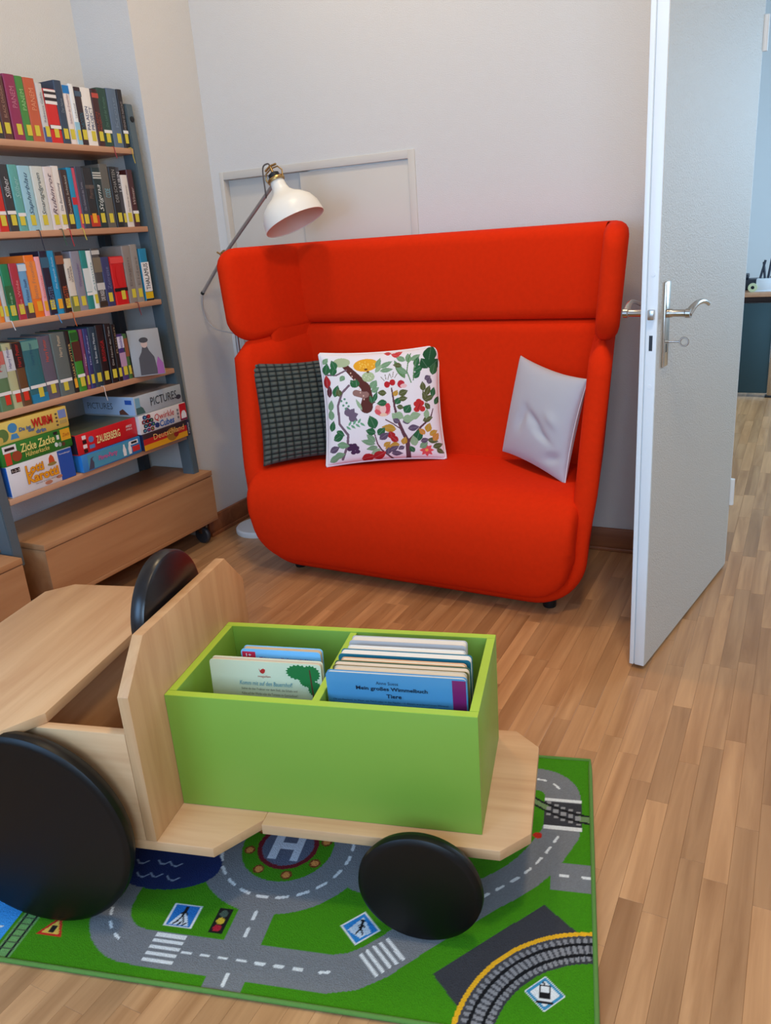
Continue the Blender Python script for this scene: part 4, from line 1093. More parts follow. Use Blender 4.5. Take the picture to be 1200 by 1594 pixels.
gp(g, 'printed_field', (92, 126, 66), -w / 2 + .026, h * .42, .046, h * .6, C20); gp(g, 'printed_field', (206, 180, 90), -w / 2 + .014, h * .24, .020, .022, C20)
gp(g, 'printed_field', (120, 140, 190), w / 2 - .024, h * .68, .034, .030); gp(g, 'printed_field', (180, 156, 90), w / 2 - .024, h * .30, .032, .012)
for k in range(4): gp(g, 'printed_field', (90, 80, 60), w / 2 - .052, h * (.2 + .18 * k), .008, .006)
# middle stack
g, w, h = game('blue board game box with penguins on ice, bottom of the middle stack', .048, -1.064, -.751, .5206, .588, (52, 128, 190), side=(40, 130, 206))
gp(g, 'printed_field', (74, 150, 176), -.02, h / 2, w * .7, h * .86)
gt(g, 'Pingu-Party', (196, 96, 150), -.028, h * .52, .100, .024, .03, .1, lift=.0016)
gp(g, 'printed_field', (70, 76, 96), -w / 2 + .042, h * .42, .034, .046, [(-.5, -.5), (.3, -.5), (.4, .0), (.2, .3), (.5, .5), (.0, .4), (-.2, .0)])
for yy in (.062, .092): gp(g, 'printed_field', (232, 230, 226), yy, h * .48, .018, .046, [(-.4, -.5), (.4, -.5), (.5, 0), (.25, .3), (.2, .5), (-.2, .5), (-.25, .3), (-.5, 0)])
gp(g, 'printed_field', (236, 234, 232), w / 2 - .040, h * .76, .050, .016); gp(g, 'printed_field', (40, 40, 44), w / 2 - .038, h * .76, .032, .009, t=.0008); gp(g, 'printed_field', (206, 46, 44), w / 2 - .030, h * .36, .040, .022)
g, w, h = game('red board game box with cream title, on top of the middle stack', .044, -1.070, -.755, .5886, .667, (206, 28, 34), side=(40, 32, 44), top=(86, 92, 74))
gt(g, 'ZAUBERBERG', (240, 220, 150), .000, h * .50, .124, .030, .02)
gp(g, 'printed_field', (90, 130, 180), -w / 2 + .072, h * .62, .026, .024, C20); gp(g, 'printed_field', (90, 130, 180), -w / 2 + .072, h * .26, .026, .014)
for k in range(4): gp(g, 'printed_field', (236, 226, 220) if k % 2 else (30, 24, 26), -w / 2 + .038, h * (.14 + .22 * k), .018, .014)
gt(g, 'AMIGO', (236, 220, 216), w / 2 - .045, h * .66, .034, .010, .02, .2); gt(g, 'SPIELE', (236, 220, 216), w / 2 - .045, h * .50, .034, .007, .0, .2)
# right stack
g, w, h = game('black, red and gold quiz game box, bottom of the right stack', .062, -.748, -.4625, .5206, .590, (52, 36, 40), side=(30, 34, 70))
gp(g, 'printed_field', (196, 40, 34), -.006, h * .52, w - .012, h * .36); gp(g, 'printed_field', (226, 158, 30), -.006, h * .18, w - .012, h * .34)
gp(g, 'printed_field', (160, 110, 40), .03, h * .46, .070, h * .8, C20); gp(g, 'printed_field', (146, 34, 30), .054, h * .40, .030, .026, C20)
gt(g, 'Deutschland', (236, 190, 110), .010, h * .68, .190, .024, .0)
gp(g, 'printed_field', (44, 40, 66), w / 2 - .009, h / 2, .017, h * .96, t=.0008)
text('KOSMOS', M_WHT, g, (.0024, w / 2 - .009, h / 2), (0, 0, 1), (0, -1, 0), h * .7, .008)
g, w, h = game('white dice game box with red and blue title, middle of the right stack', .060, -.752, -.466, .5906, .668, (226, 218, 212), side=(226, 220, 216), top=(200, 196, 190))
gt(g, 'Qwirkle', (196, 34, 34), .004, h * .66, .120, .032, .0, .1); gt(g, 'Cubes', (44, 96, 170), .014, h * .28, .090, .028, .025, .1)
for k in range(11):
    cc_ = ((30, 40, 70), (40, 60, 110), (130, 30, 40), (26, 30, 40))[k % 4]
    yy = -w / 2 + .024 + .022 * (k % 3) + (.008 if (k // 3) % 2 else 0); zz = .012 + .018 * (k // 3)
    s_ = gp(g, 'printed_die', cc_, yy, zz, .020, .018, [(-.5, -.3), (0, -.5), (.5, -.3), (.5, .3), (0, .5), (-.5, .3)])
    gp(g, 'printed_dot', ((90, 170, 190), (200, 60, 60), (90, 160, 90))[k % 3], yy, zz, .009, .008, C20, .0008)
gp(g, 'printed_die', (36, 56, 110), -.046, h * .26, .022, .022, [(-.5, -.3), (0, -.5), (.5, -.3), (.5, .3), (0, .5), (-.5, .3)])
gp(g, 'printed_field', (200, 26, 36), w / 2 - .022, h * .52, .038, h * .9); gp(g, 'printed_field', (236, 232, 230), w / 2 - .022, h * .38, .032, .034, [(-.5, -.5), (.5, -.5), (.5, 0), (.3, .4), (0, .5), (-.3, .4), (-.5, 0)], .0008)
gt(g, 'S', K, w / 2 - .022, h * .46, .014, .022, .05, lift=.0016); gp(g, 'printed_field', (130, 40, 70), w / 2 - .022, h * .05 + .004, .038, .008, None, .0009)
for k in range(3): gp(g, 'printed_field', (120, 112, 108), w / 2 - .056, h * (.3 + .2 * k), .008, .008)
g, w, h = game('silver-grey picture game box, top of the right stack', .056, -.758, -.474, .6686, .748, (176, 184, 186), side=(176, 198, 226), top=(120, 108, 104))
gt(g, 'PICTURES', (52, 56, 60), .028, h * .54, .160, .034, .0)
gp(g, 'printed_field', (70, 104, 100), -w / 2 + .030, h * .34, .050, h * .56, [(-.5, -.5), (.5, -.5), (.3, 0), (-.1, .3), (-.5, .5)]); gp(g, 'printed_field', (120, 170, 190), -w / 2 + .018, h * .66, .026, h * .5)
gp(g, 'printed_field', (60, 58, 66), w / 2 - .022, h * .36, .030, .020, C20)
text('PICTURES', plain('ink_grey', (90, 96, 110), .5), g, (-.19, -w / 2 - .0006, h * .5), (1, 0, 0), GZ, .14, .026)
plate('printed_side', plain('print_blue_tag', (50, 90, 170), .4), g, (-.032, -w / 2 - .0002, h * .72), (1, 0, 0), GZ, .036, .018, .0006)
plate('printed_side', plain('print_photo', (110, 66, 54), .4), g, (-.062, -w / 2 - .0002, h * .22), (1, 0, 0), GZ, .050, .024, .0006, shape=[(-.5, -.5), (.5, -.5), (-.1, .5), (-.5, .1)])

# ================================================================== ROLLING CHESTS UNDER THE SHELF
def chest(label, y0, y1, xf=0.085):
    c = thing('rolling_chest', label, 'chest', (xf - 0.17, (y0 + y1) / 2, 0), 0, 'rolling chests under the bookshelf')
    w = (y1 - y0) / 2
    box('body', -.17, .168, -w + .002, w - .002, .105, .312, M_CHEST, c, .001)
    box('front_panel', .1685, .170, -w, w, .122, .311, M_CHEST, c)
    box('bottom_rail', .160, .172, -w, w, .104, .121, M_CHEST, c, .001)
    box('lid', -.17, .172, -w - .001, w + .001, .315, .337, M_CHEST, c, .0015)
    for sx in (.115, -.13):
        for sy in (-w + .055, w - .055):
            k = bpy.data.objects.new('caster', None); COL.objects.link(k); k.parent = c
            lathe('wheel', [(0, -.012), (.034, -.012), (.040, -.006), (.040, .006), (.034, .012), (0, .012)], plain('caster_rubber', (44, 46, 50), .5), k, 24, Matrix.Translation((sx, sy, .040)) @ Matrix.Rotation(math.pi / 2, 4, 'X'))
            prism('fork', [(-.008, .05), (.008, .05), (.014, .085), (.014, .104), (-.014, .104), (-.014, .085)], -.016, -.0125, M_CHROME, k, mtx=Matrix.Translation((sx, sy, 0)) @ Matrix.Rotation(math.pi / 2, 4, 'X'))
            prism('fork', [(-.008, .05), (.008, .05), (.014, .085), (.014, .104), (-.014, .104), (-.014, .085)], .0125, .016, M_CHROME, k, mtx=Matrix.Translation((sx, sy, 0)) @ Matrix.Rotation(math.pi / 2, 4, 'X'))
            box('mount', sx - .022, sx + .022, sy - .02, sy + .02, .085, .105, M_CHROME, k, .002)
    return c
chest('beech chest on casters standing under the board games', -1.338, -0.390)
chest('beech chest on casters cut by the left picture edge', -2.32, -1.452, 0.105)

# ================================================================== PLAY RUG
RUGW, RUGH = 1.36, 0.772
NX, NYY = 545, 310
rc = Canvas(RUGW, RUGH, NX, NYY, (64, 136, 4))
GRN, ROAD, WHT, DK = (64, 136, 4), (122, 124, 126), (226, 228, 226), (58, 58, 62)
RCX, RCY = 0.668, 0.396
rw = 0.082
def arcpts(cx, cy, r, a0, a1, n=24): return [(cx + r * math.cos(math.radians(a0 + (a1 - a0) * k / n)), cy + r * math.sin(math.radians(a0 + (a1 - a0) * k / n))) for k in range(n + 1)]
main = [(.985, .40), (.985, .58)] + arcpts(.877, .595, .106, 0, 90) + [(.52, .702)] + [(.483, .702), (.441, .690), (.40, .660), (.33, .585), (.26, .518), (.207, .466), (.179, .442), (.148, .412), (.123, .380), (.100, .341), (.082, .303), (.068, .272), (.065, .24), (.065, .15)] + arcpts(.125, .150, .060, 180, 270)[1:] + [(.5, .09)]
rc.line(main, rw, ROAD)
rc.line([(.207, .466), (.26, .50), (.36, .49), (.48, .46)], rw, ROAD)
rc.line([(.672, .56), (.672, .78)], rw * .96, ROAD)
rc.rect(0.0, .085, .360, .438, ROAD)
rc.ring(RCX, RCY, .105, .192, ROAD)
rc.ring(RCX, RCY, 0, .105, GRN)
rc.ring(RCX, RCY, 0, .070, (110, 22, 34)); rc.ring(RCX, RCY, 0, .059, (92, 100, 120))
for sgn in (-1, 1): rc.rect(RCX + sgn * .026 - .009, RCX + sgn * .026 + .009, RCY - .042, RCY + .042, (206, 214, 226))
rc.rect(RCX - .03, RCX + .03, RCY - .009, RCY + .009, (206, 214, 226))
for k in range(8):
    a = 2 * math.pi * (k + .35) / 8; rc.ell(RCX + .087 * math.cos(a), RCY + .087 * math.sin(a), .0125, .0125, (120, 50, 20)); rc.ell(RCX + .087 * math.cos(a), RCY + .087 * math.sin(a), .0085, .0085, (214, 140, 70))
rc.dashes(arcpts(RCX, RCY, .149, 0, 360, 72), .007, .022, .018, WHT)
rc.dashes([(.76 + .02, .701), (.50, .702)], .006, .018, .020, WHT)
rc.dashes([(.50, .702), (.455, .694)], .006, .018, .02, WHT)
rc.dashes(arcpts(.877, .595, .106, -6, 84), .006, .018, .018, WHT)
rc.dashes([(.25, .508), (.207, .466), (.179, .442), (.148, .412), (.123, .380), (.100, .341), (.082, .303), (.068, .272)], .006, .020, .017, WHT)
rc.dashes(arcpts(.125, .150, .060, 170, 270)[::-1], .006, .020, .018, WHT)
rc.dashes([(.15, .09), (.5, .09)], .006, .02, .018, WHT)
rc.dashes([(.005, .397), (.075, .397)], .006, .018, .026, WHT)
rc.dashes([(.672, .585), (.672, .65)], .007, .020, .022, WHT); rc.line([(.672, .733), (.672, .757)], .007, WHT)
# zebra crossings
for k in range(5): rc.rect(.788, .853, .664 + .0148 * k, .664 + .0148 * k + .0082, WHT)
ca, sa = math.cos(math.radians(45)), math.sin(math.radians(45))
for k in range(5):
    cx_, cy_ = .393 + (-.030 + .015 * k) * ca, .651 + (-.030 + .015 * k) * sa
    rc.line([(cx_ - .027 * ca * -1, cy_ - .027 * sa), (cx_ + .027 * ca * -1, cy_ + .027 * sa)], .0078, WHT)
# level crossing
rc.rect(.022, .107, .168, .250, DK); rc.rect(.022, .107, .155, .167, WHT); rc.rect(.022, .107, .249, .261, WHT)
rl1 = [(.02 * 0, .222), (.03, .218), (.07, .205), (.11, .185), (.16, .15)]; 
rc.line([(0, .222), (.022, .219)], .022, (112, 140, 92)); rc.line([(.107, .188), (.16, .15)], .022, (112, 140, 92))
for k in range(5):
    a = .030 + .0165 * k; yb_ = lerp_tab(a, rl1)
    rc.rect(a - .0055, a + .0055, yb_ - .007, yb_ + .007, (150, 150, 150))
    rc.rect(a - .005, a + .005, yb_ - .023, yb_ - .017, (150, 150, 150)); rc.rect(a - .005, a + .005, yb_ + .017, yb_ + .023, (150, 150, 150))
for off in (-.012, .012): rc.line([(a, b + off) for a, b in rl1], .006, (22, 22, 24))
# lake
rc.ell(.925, .485, .13, .075, (26, 44, 96)); rc.ell(.99, .46, .10, .07, (26, 44, 96))
for (a, b) in ((.985, .49), (.935, .485), (.905, .487), (.965, .527), (.935, .523), (.892, .527)):
    rc.line([(a - .016, b - .005), (a - .007, b + .004), (a + .003, b + .003), (a + .012, b - .006)], .0035, (150, 170, 200))
# railway platform, bottom right
PCX, PCY = -.02, .80
rc.poly([(.097, .480), (.292, .672), (.232, .738), (.20, .80), (0, .80), (0, .56), (.02, .55)], DK)
rc.ring(PCX, PCY, .205, .262, (70, 70, 74)); rc.ring(PCX, PCY, .258, .267, (236, 176, 30))
for k in range(34):
    a = math.radians(264 + 100 * k / 34)
    ux_, uy_ = math.cos(a), math.sin(a)
    rc.line([(PCX + .204 * ux_, PCY + .204 * uy_), (PCX + .250 * ux_, PCY + .250 * uy_)], .0072, (138, 138, 140))
for r_ in (.215, .239): rc.ring(PCX, PCY, r_ - .0032, r_ + .0032, (18, 18, 20))
rc.ring(PCX, PCY, 0, .196, GRN)
# tram sign
def rot_rect(cx_, cy_, hw_, hh_, ang, c):
    ca_, sa_ = math.cos(ang), math.sin(ang)
    rc.poly([(cx_ + a * hw_ * ca_ - b * hh_ * sa_, cy_ + a * hw_ * sa_ + b * hh_ * ca_) for a, b in ((-1, -1), (1, -1), (1, 1), (-1, 1))], c)
q4 = math.pi / 4
rot_rect(.089, .681, .026, .026, q4, WHT); rot_rect(.089, .681, .024, .024, q4, (60, 140, 180)); rot_rect(.089, .681, .018, .018, q4, WHT)
rc.rect(.078, .099, .664, .690, K); rc.rect(.081, .096, .667, .678, WHT); rc.line([(.075, .699), (.103, .699)], .004, K); rc.line([(.089, .664), (.093, .657)], .003, K)
# pedestrian signs
rc.rect(.790, .850, .589, .647, WHT); rc.rect(.793, .847, .592, .644, (40, 120, 196)); rc.poly([(.82, .597), (.841, .640), (.799, .640)], (214, 224, 232))
def walker(cx_, cy_, s_):
    rc.ell(cx_, cy_ - .020 * s_, .0045 * s_, .0045 * s_, K); rc.line([(cx_, cy_ - .014 * s_), (cx_ + .001, cy_)], .006 * s_, K)
    rc.line([(cx_, cy_), (cx_ - .008 * s_, cy_ + .016 * s_)], .004 * s_, K); rc.line([(cx_, cy_), (cx_ + .007 * s_, cy_ + .015 * s_)], .004 * s_, K)
    rc.line([(cx_ - .008 * s_, cy_ - .003), (cx_, cy_ - .011 * s_), (cx_ + .008 * s_, cy_ - .004)], .003 * s_, K)
walker(.82, .617, 1.0)
for k in range(3): rc.line([(.806 + .011 * k, .634), (.811 + .011 * k, .640)], .004, K)
rot_rect(.450, .592, .0285, .0285, q4, WHT); rot_rect(.450, .592, .026, .026, q4, (40, 130, 200)); rc.poly([(.45, .565), (.474, .60), (.445, .615), (.426, .60)], (214, 224, 232)); walker(.449, .592, .9)
# traffic light
rc.rect(.722, .752, .587, .648, (24, 22, 22)); rc.ell(.737, .600, .0085, .0085, (70, 90, 80)); rc.ell(.737, .618, .0085, .0085, (206, 176, 50)); rc.ell(.737, .636, .0085, .0085, (170, 30, 50))
# left end: rails, pond, warning triangle
rc.rect(1.17, 1.36, .60, .80, (60, 150, 220))
for (a, b) in ((1.195, .70), (1.21, .73), (1.19, .745)): rc.line([(a - .01, b), (a + .01, b + .004)], .004, WHT)
rc.rect(1.122, 1.160, .3, .80, (110, 160, 90))
for xx in (1.128, 1.154): rc.line([(xx, .3), (xx, .80)], .0055, (26, 26, 28))
for k in range(30): rc.rect(1.124, 1.158, .31 + .015 * k, .314 + .015 * k, (70, 80, 60))
rc.poly([(1.105, .707), (1.045, .707), (1.075, .655)], (206, 40, 30)); rc.poly([(1.096, .702), (1.054, .702), (1.075, .666)], (232, 190, 80)); rc.rect(1.068, 1.082, .680, .698, (30, 26, 24))
rc.ell(.118, .285, .010, .010, (190, 40, 20))
# scattered fleck of the pile
rc.C *= (0.92 + 0.16 * rng.random((NYY, NX)))[..., None]
rug = thing('play_rug', 'green play rug printed with roads, rails and road signs under the toy tractor', 'rug', (P0.x, P0.y, 0.0), 0)
mr = Matrix((RU, -RV, RU.cross(-RV) )).transposed()          # local: x leftwards along U, y = -V
T_RUG = 0.006
def rugpt(u, v, z): p = RU * u + RV * v; return (p.x, p.y, z)
uu, vv = rc.X.ravel(), rc.Y.ravel()
zz = np.full(uu.shape, T_RUG)
P = np.stack([RU.x * uu + RV.x * vv, RU.y * uu + RV.y * vv, zz], -1)
idx = np.arange(NX * NYY).reshape(NYY, NX)
f = np.stack([idx[:-1, :-1], idx[:-1, 1:], idx[1:, 1:], idx[1:, :-1]], -1).reshape(-1, 4)
me = bpy.data.meshes.new('printed_pile'); me.from_pydata(P.tolist(), [], f.tolist()); set_cols(me, rc.C.reshape(-1, 3))
me.materials.append(printed('rug_print', 0.98, (420, 0.9, 0.003)))
me.flip_normals() if me.polygons[0].normal.z < 0 else None
o = bpy.data.objects.new('printed_pile', me); COL.objects.link(o); o.parent = rug
bm = bmesh.new()
vs = [[bm.verts.new(rugpt(u, v, z)) for (u, v) in ((0, 0), (RUGW, 0), (RUGW, RUGH), (0, RUGH))] for z in (0.0005, T_RUG - 0.0004)]
for k in range(4): bm.faces.new((vs[0][k], vs[0][(k + 1) % 4], vs[1][(k + 1) % 4], vs[1][k]))
bm.faces.new(vs[0]); bm.faces.new(vs[1])
mesh_obj('backing', bm, plain('rug_backing', (66, 112, 40), .9), rug)
bd = []
for a, b in (((0, 0), (RUGW, 0)), ((RUGW, 0), (RUGW, RUGH)), ((RUGW, RUGH), (0, RUGH)), ((0, RUGH), (0, 0))):
    for k in range(20): bd.append(rugpt(a[0] + (b[0] - a[0]) * k / 20, a[1] + (b[1] - a[1]) * k / 20, 0.0052))
tube('edge_binding', bd, 0.0048, plain('rug_binding', (92, 136, 58), .95, bump=(400, .6, .002)), rug, 8, True)

# ================================================================== WOODEN BOOK TRACTOR
TA = math.atan2(0.23, 0.973)
T0 = Vector((0.9 * .973 + 2.207 * .23, 0.9 * .23 - 2.207 * .973, 0))
tr = thing('toy_tractor', 'large beech toy tractor with black wheels and a lime green book trough', 'toy tractor', T0, TA)
def la(a_): return a_ - 0.9
def ln_(n_): return -(n_ - 2.207)
def tbox(name, a0, a1, n0, n1, z0, z1, mat, parent=tr, bev=0.0015): return box(name, la(a0), la(a1), ln_(n1), ln_(n0), z0, z1, mat, parent, bev)
# running boards
prism('rear_board', [(la(a_), ln_(n_)) for a_, n_ in ((.28, 2.478), (.942, 2.478), (1.012, 2.385), (1.012, 2.029), (.942, 1.936), (.28, 1.936))], .168, .190, M_BEECHX, tr, .0012)
prism('front_board', [(la(a_), ln_(n_)) for a_, n_ in ((1.0125, 2.400), (1.492, 2.400), (1.546, 2.345), (1.546, 2.069), (1.492, 2.014), (1.0125, 2.014))], .167, .1905, M_BEECHX, tr, .0012)
# dashboard panel (plane across the tractor)
mdash = Matrix(((0, 0, 1, 0), (-1, 0, 0, 0), (0, 1, 0, 0), (0, 0, 0, 1)))       # (n, z, a) -> local
prism('dashboard', [(n_ - 2.207, z_) for n_, z_ in ((2.479, .1905), (2.479, .520), (2.396, .607), (2.018, .607), (1.935, .520), (1.935, .1905))], la(.799), la(.822), M_BEECHZ, tr, .0012, mtx=mdash)
# seat
prism('seat_board', [(la(a_), ln_(n_)) for a_, n_ in ((.302, 2.531), (.568, 2.531), (.620, 2.462), (.620, 1.952), (.568, 1.883), (.302, 1.883), (.245, 1.935), (.245, 2.479))], .439, .461, M_BEECHY, tr, .0012)
tbox('side_panel', .30, .7985, 2.459, 2.479, .1905, .4385, M_BEECHX)
tbox('side_panel', .30, .7985, 1.935, 1.955, .1905, .4385, M_BEECHX)
tbox('seat_front', .555, .573, 1.9555, 2.4585, .1905, .4385, M_BEECHY)
tbox('seat_back', .30, .318, 1.9555, 2.4585, .1905, .4385, M_BEECHY)
# lime trough
tg = bpy.data.objects.new('book_trough', None); COL.objects.link(tg); tg.parent = tr
BA0, BA1, BN0, BN1, BZ0, BZ1 = .8225, 1.4545, 2.045, 2.363, .191, .4545
tbox('front_wall', BA0, BA1, BN1 - .018, BN1, BZ0, BZ1, M_LIME, tg, .001)
tbox('rear_wall', BA0, BA1, BN0, BN0 + .018, BZ0, BZ1, M_LIME, tg, .001)
tbox('end_wall', BA0, BA0 + .018, BN0 + .0181, BN1 - .0181, BZ0, BZ1, M_LIME, tg, .001)
tbox('end_wall', BA1 - .018, BA1, BN0 + .0181, BN1 - .0181, BZ0, BZ1, M_LIME, tg, .001)
tbox('divider', 1.1285, 1.1445, BN0 + .0181, BN1 - .0181, BZ0 + .012, BZ1 - .002, M_LIME, tg, .001)
M_LIME_LIT = plain('lime_lit_rim', (172, 202, 62), 0.4)  # lighter lime paints the lamp light onto the trough's top edges
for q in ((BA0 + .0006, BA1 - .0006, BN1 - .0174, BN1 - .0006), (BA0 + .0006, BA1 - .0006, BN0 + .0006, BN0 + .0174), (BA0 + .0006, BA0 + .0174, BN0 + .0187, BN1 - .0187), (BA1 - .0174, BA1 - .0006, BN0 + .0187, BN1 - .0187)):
    tbox('lit_rim', *q, BZ1 - .0006, BZ1 + .0009, M_LIME_LIT, tg, 0)
tbox('lit_rim', 1.1291, 1.1439, BN0 + .0187, BN1 - .0187, BZ1 - .0026, BZ1 - .0011, M_LIME_LIT, tg, 0)
tbox('floor_panel', BA0 + .0181, BA1 - .0181, BN0 + .0181, BN1 - .0181, BZ0, BZ0 + .012, M_LIME, tg, 0)
# wheels
def wheel(name, a_, n_out, r, th, side):
    p = [(0, -th), (r - .016, -th), (r - .006, -th * .85), (r - .001, -th * .5), (r, -th * .40), (r - .002, -th * .14), (r - .009, 0), (r - .016, .0005), (0, .0005)]
    m = Matrix.Translation((la(a_), ln_(n_out), r + 0.0068)) @ Matrix.Rotation(math.pi / 2 * side, 4, 'X')
    return lathe(name, p, M_WHEEL, tr, 72, m, 40)
wheel('rear_wheel', .578, 2.541, .224, .038, 1); wheel('rear_wheel', .578, 1.873, .224, .038, -1)
wheel('front_wheel', 1.345, 2.461, .121, .034, 1); wheel('front_wheel', 1.318, 1.953, .121, .034, -1)
tbox('rear_axle', .56, .596, 1.912, 2.502, .145, .167, M_BLACK)
tbox('front_axle', 1.33, 1.36, 1.988, 2.426, .112, .166, M_BLACK)
# steering wheel
lathe('steering_wheel', [(0, -.018), (.120, -.018), (.127, -.015), (.130, -.009), (.130, .009), (.127, .015), (.120, .018), (0, .018)], plain('steering_lacquer', (22, 17, 17), .3), tr, 56,
      Matrix.Translation((la(.770), ln_(2.205), .566)) @ Matrix.Rotation(math.pi / 2, 4, 'Y'), 40)
tube('steering_column', [(la(.77), ln_(2.205), .566), (la(.80), ln_(2.205), .566)], .016, M_BLACK, tr, 14)

# ================================================================== PICTURE BOOKS IN THE TROUGH
TMAT = tr.matrix_basis if False else (Matrix.Translation(T0) @ Matrix.Rotation(TA, 4, 'Z'))
def pbook(label, a0, a1, n_bot, n_top, z0, z1, th, face, pages=(214, 196, 168), corner=.008, back=None):
    """board book across the trough; its front face looks to the camera side"""
    lean = math.atan2(n_top - n_bot, z1 - z0)
    b = thing('picture_book', label, 'picture book', (0, 0, 0), 0, 'picture books in the lime trough')
    o = TMAT @ Vector((la((a0 + a1) / 2), ln_(n_bot), z0))
    b.matrix_world = Matrix.Translation(o) @ Matrix.Rotation(TA, 4, 'Z') @ Matrix.Rotation(lean, 4, 'X')
    w = a1 - a0; h = (z1 - z0) / math.cos(lean)
    def rr(nm, y0, y1, mat, ins=0.0):
        r = corner; pts = []
        for cx_, cy_, s0 in ((w / 2 - r - ins, h - r - ins, 0), (-w / 2 + r + ins, h - r - ins, 90)):
            for k in range(5): pts.append((cx_ + r * math.cos(math.radians(s0 + 22.5 * k)), cy_ + r * math.sin(math.radians(s0 + 22.5 * k))))
        pts += [(-w / 2 + ins, 0), (w / 2 - ins, 0)]
        m = Matrix(((1, 0, 0, 0), (0, 0, -1, 0), (0, 1, 0, 0), (0, 0, 0, 1)))      # (x, z, -y)
        return prism(nm, pts, -y1, -y0, mat, b, mtx=m)
    rr('front_cover', 0.0, .0022, plain('pb_%d_%d_%d' % face, face, .35))
    rr('page_block', .0022, th - .0022, plain('pp_%d_%d_%d' % pages, pages, .8), .0015)
    bk = back or face
    rr('back_cover', th - .0022, th, plain('pb_%d_%d_%d' % bk, bk, .35))
    return b, w, h
FX, FZ = (1, 0, 0), (0, 0, 1)
def pt(b, s, c, x, z, w, h, shear=0.0, bold=0.0): return text(s, plain('ink_%d_%d_%d' % c, c, .5), b, (x, 0, z), FX, FZ, w, h, shear=shear, bold=bold, lift=.0018)
def pp_(b, c, x, z, w, h, shape=None, t=0): return plate('printed_field', plain('print_%d_%d_%d' % c, c, .4), b, (x, 0, z), FX, FZ, w, h, layer(b.name), shape)
zb = .2035
b, w, h = pbook('cream board book with a green tree, front of the left trough compartment', .871, 1.119, 2.262, 2.249, zb, .476, .016, (226, 224, 188), (206, 190, 168))
pt(b, 'Komm mit auf den Bauernhof!', (70, 150, 170), .0, h - .050, .118, .010, .2)
for k, s in enumerate(('Siehst du den Traktor vor dem Stall, die Schafe und', 'Kühe auf der Weide oder die Tomaten im Gemüsebeet?', 'Und wer versteckt sich eigentlich im Schuppen?', 'Auf den bunten Suchbildern kannst du die am Rand')):
    pt(b, s, (130, 124, 104), .006 + (.004 if k == 3 else 0), h - .064 - .0105 * k - (.006 if k == 3 else 0), .125 if k < 2 else .108, .006)
pt(b, 'magellan', (170, 60, 50), -.002, h - .034, .028, .006)
pp_(b, (196, 44, 40), -.006, h - .022, .014, .012, [(-.5, .5), (-.3, .1), (-.1, .35), (.2, .5), (.5, .3), (.4, -.2), (.1, -.5), (-.25, -.35), (-.4, 0)])
leafy = []
for k in range(36):
    a_ = 2 * math.pi * k / 36; r_ = .5 if k % 2 else .42
    leafy.append((r_ * math.cos(a_), r_ * math.sin(a_)))
pp_(b, (40, 120, 60), .075, h - .020, .058, .036, leafy); pp_(b, (40, 120, 60), .100, h - .022, .044, .040, leafy, .0007); pp_(b, (40, 120, 60), .092, h - .038, .036, .030, leafy, .0009); pp_(b, (40, 120, 60), .108, h - .056, .032, .036, leafy, .0006)
pp_(b, (96, 60, 40), .102, h - .050, .008, .075, [(-.5, .5), (-.2, .5), (.5, -.5), (.0, -.5)], .0011)
b, w, h = pbook('sky-blue board book with a pink corner tab, rear of the left trough compartment', .924, 1.104, 2.212, 2.204, zb, .478, .018, (132, 200, 240), (206, 176, 140))
pt(b, 'Meine ersten Vorlesegeschichten', (150, 60, 140), .012, h - .020, .118, .008, bold=.02)
pp_(b, (212, 30, 70), -.072, h - .017, .030, .022); pt(b, '1+', (240, 236, 240), -.072, h - .013, .012, .007, bold=.02)
b, w, h = pbook('blue picture book with black title, front of the right trough compartment', 1.150, 1.428, 2.296, 2.309, zb, .4985, .010, (84, 148, 188), (226, 220, 208))
pp_(b, (130, 30, 96), w / 2 - .015, h / 2, .026, h - .006)
pt(b, 'Anne Suess', (30, 50, 80), -.016, h - .018, .044, .007); pt(b, 'Mein großes Wimmelbuch', (20, 36, 60), -.008, h - .032, .142, .011, bold=.02); pt(b, 'Tiere', (20, 36, 60), -.004, h - .047, .030, .009, bold=.02)
for k, s in enumerate(('Ob am Festland, im Meer, am Teich oder in der Nacht – in diesem wunderschönen Wimmel-', 'buch gibt es auf jeder Seite mehr als 50 Tiere zu entdecken. Wo lebt die Honigbiene?', 'Wie sieht ein Tautropfen aus? Was frisst der Fuchs? Was für ein Tier ist der', 'Tigerotter? Die liebevollen und detailreichen Illustrationen von Anne Suess zeigen', 'Haustiere, die heimische Tierwelt, Schmetterlinge und Vögel ab 2 Jahren können in die', 'bunte Welt der Tiere eintauchen und dabei alles entdecken.')):
    pt(b, s, (30, 60, 96), -.012, h - .061 - .0088 * k, .232 - (.03 if k in (2, 5) else 0), .0052)
pbook('thick beige board book, second in the right trough compartment', 1.158, 1.424, 2.284, 2.291, zb, .494, .016, (214, 196, 170), (224, 206, 180))
pbook('worn board book with frayed page corners, third in the right trough compartment', 1.152, 1.427, 2.266, 2.270, zb, .492, .018, (120, 110, 60), (226, 206, 182), back=(60, 90, 60))
pbook('cream board book with orange edge, fourth in the right trough compartment', 1.160, 1.418, 2.246, 2.247, zb, .490, .013, (232, 176, 130), (230, 214, 188))
pbook('teal picture book with pale pages, fifth in the right trough compartment', 1.150, 1.424, 2.226, 2.222, zb, .4895, .024, (28, 112, 130), (238, 230, 218))
pbook('white picture book, sixth in the right trough compartment', 1.156, 1.408, 2.198, 2.190, zb, .484, .018, (236, 230, 220), (240, 234, 224))
pbook('pale picture book with a grey spine, rearmost in the right trough compartment', 1.152, 1.404, 2.170, 2.150, zb, .482, .026, (196, 190, 186), (232, 222, 208))

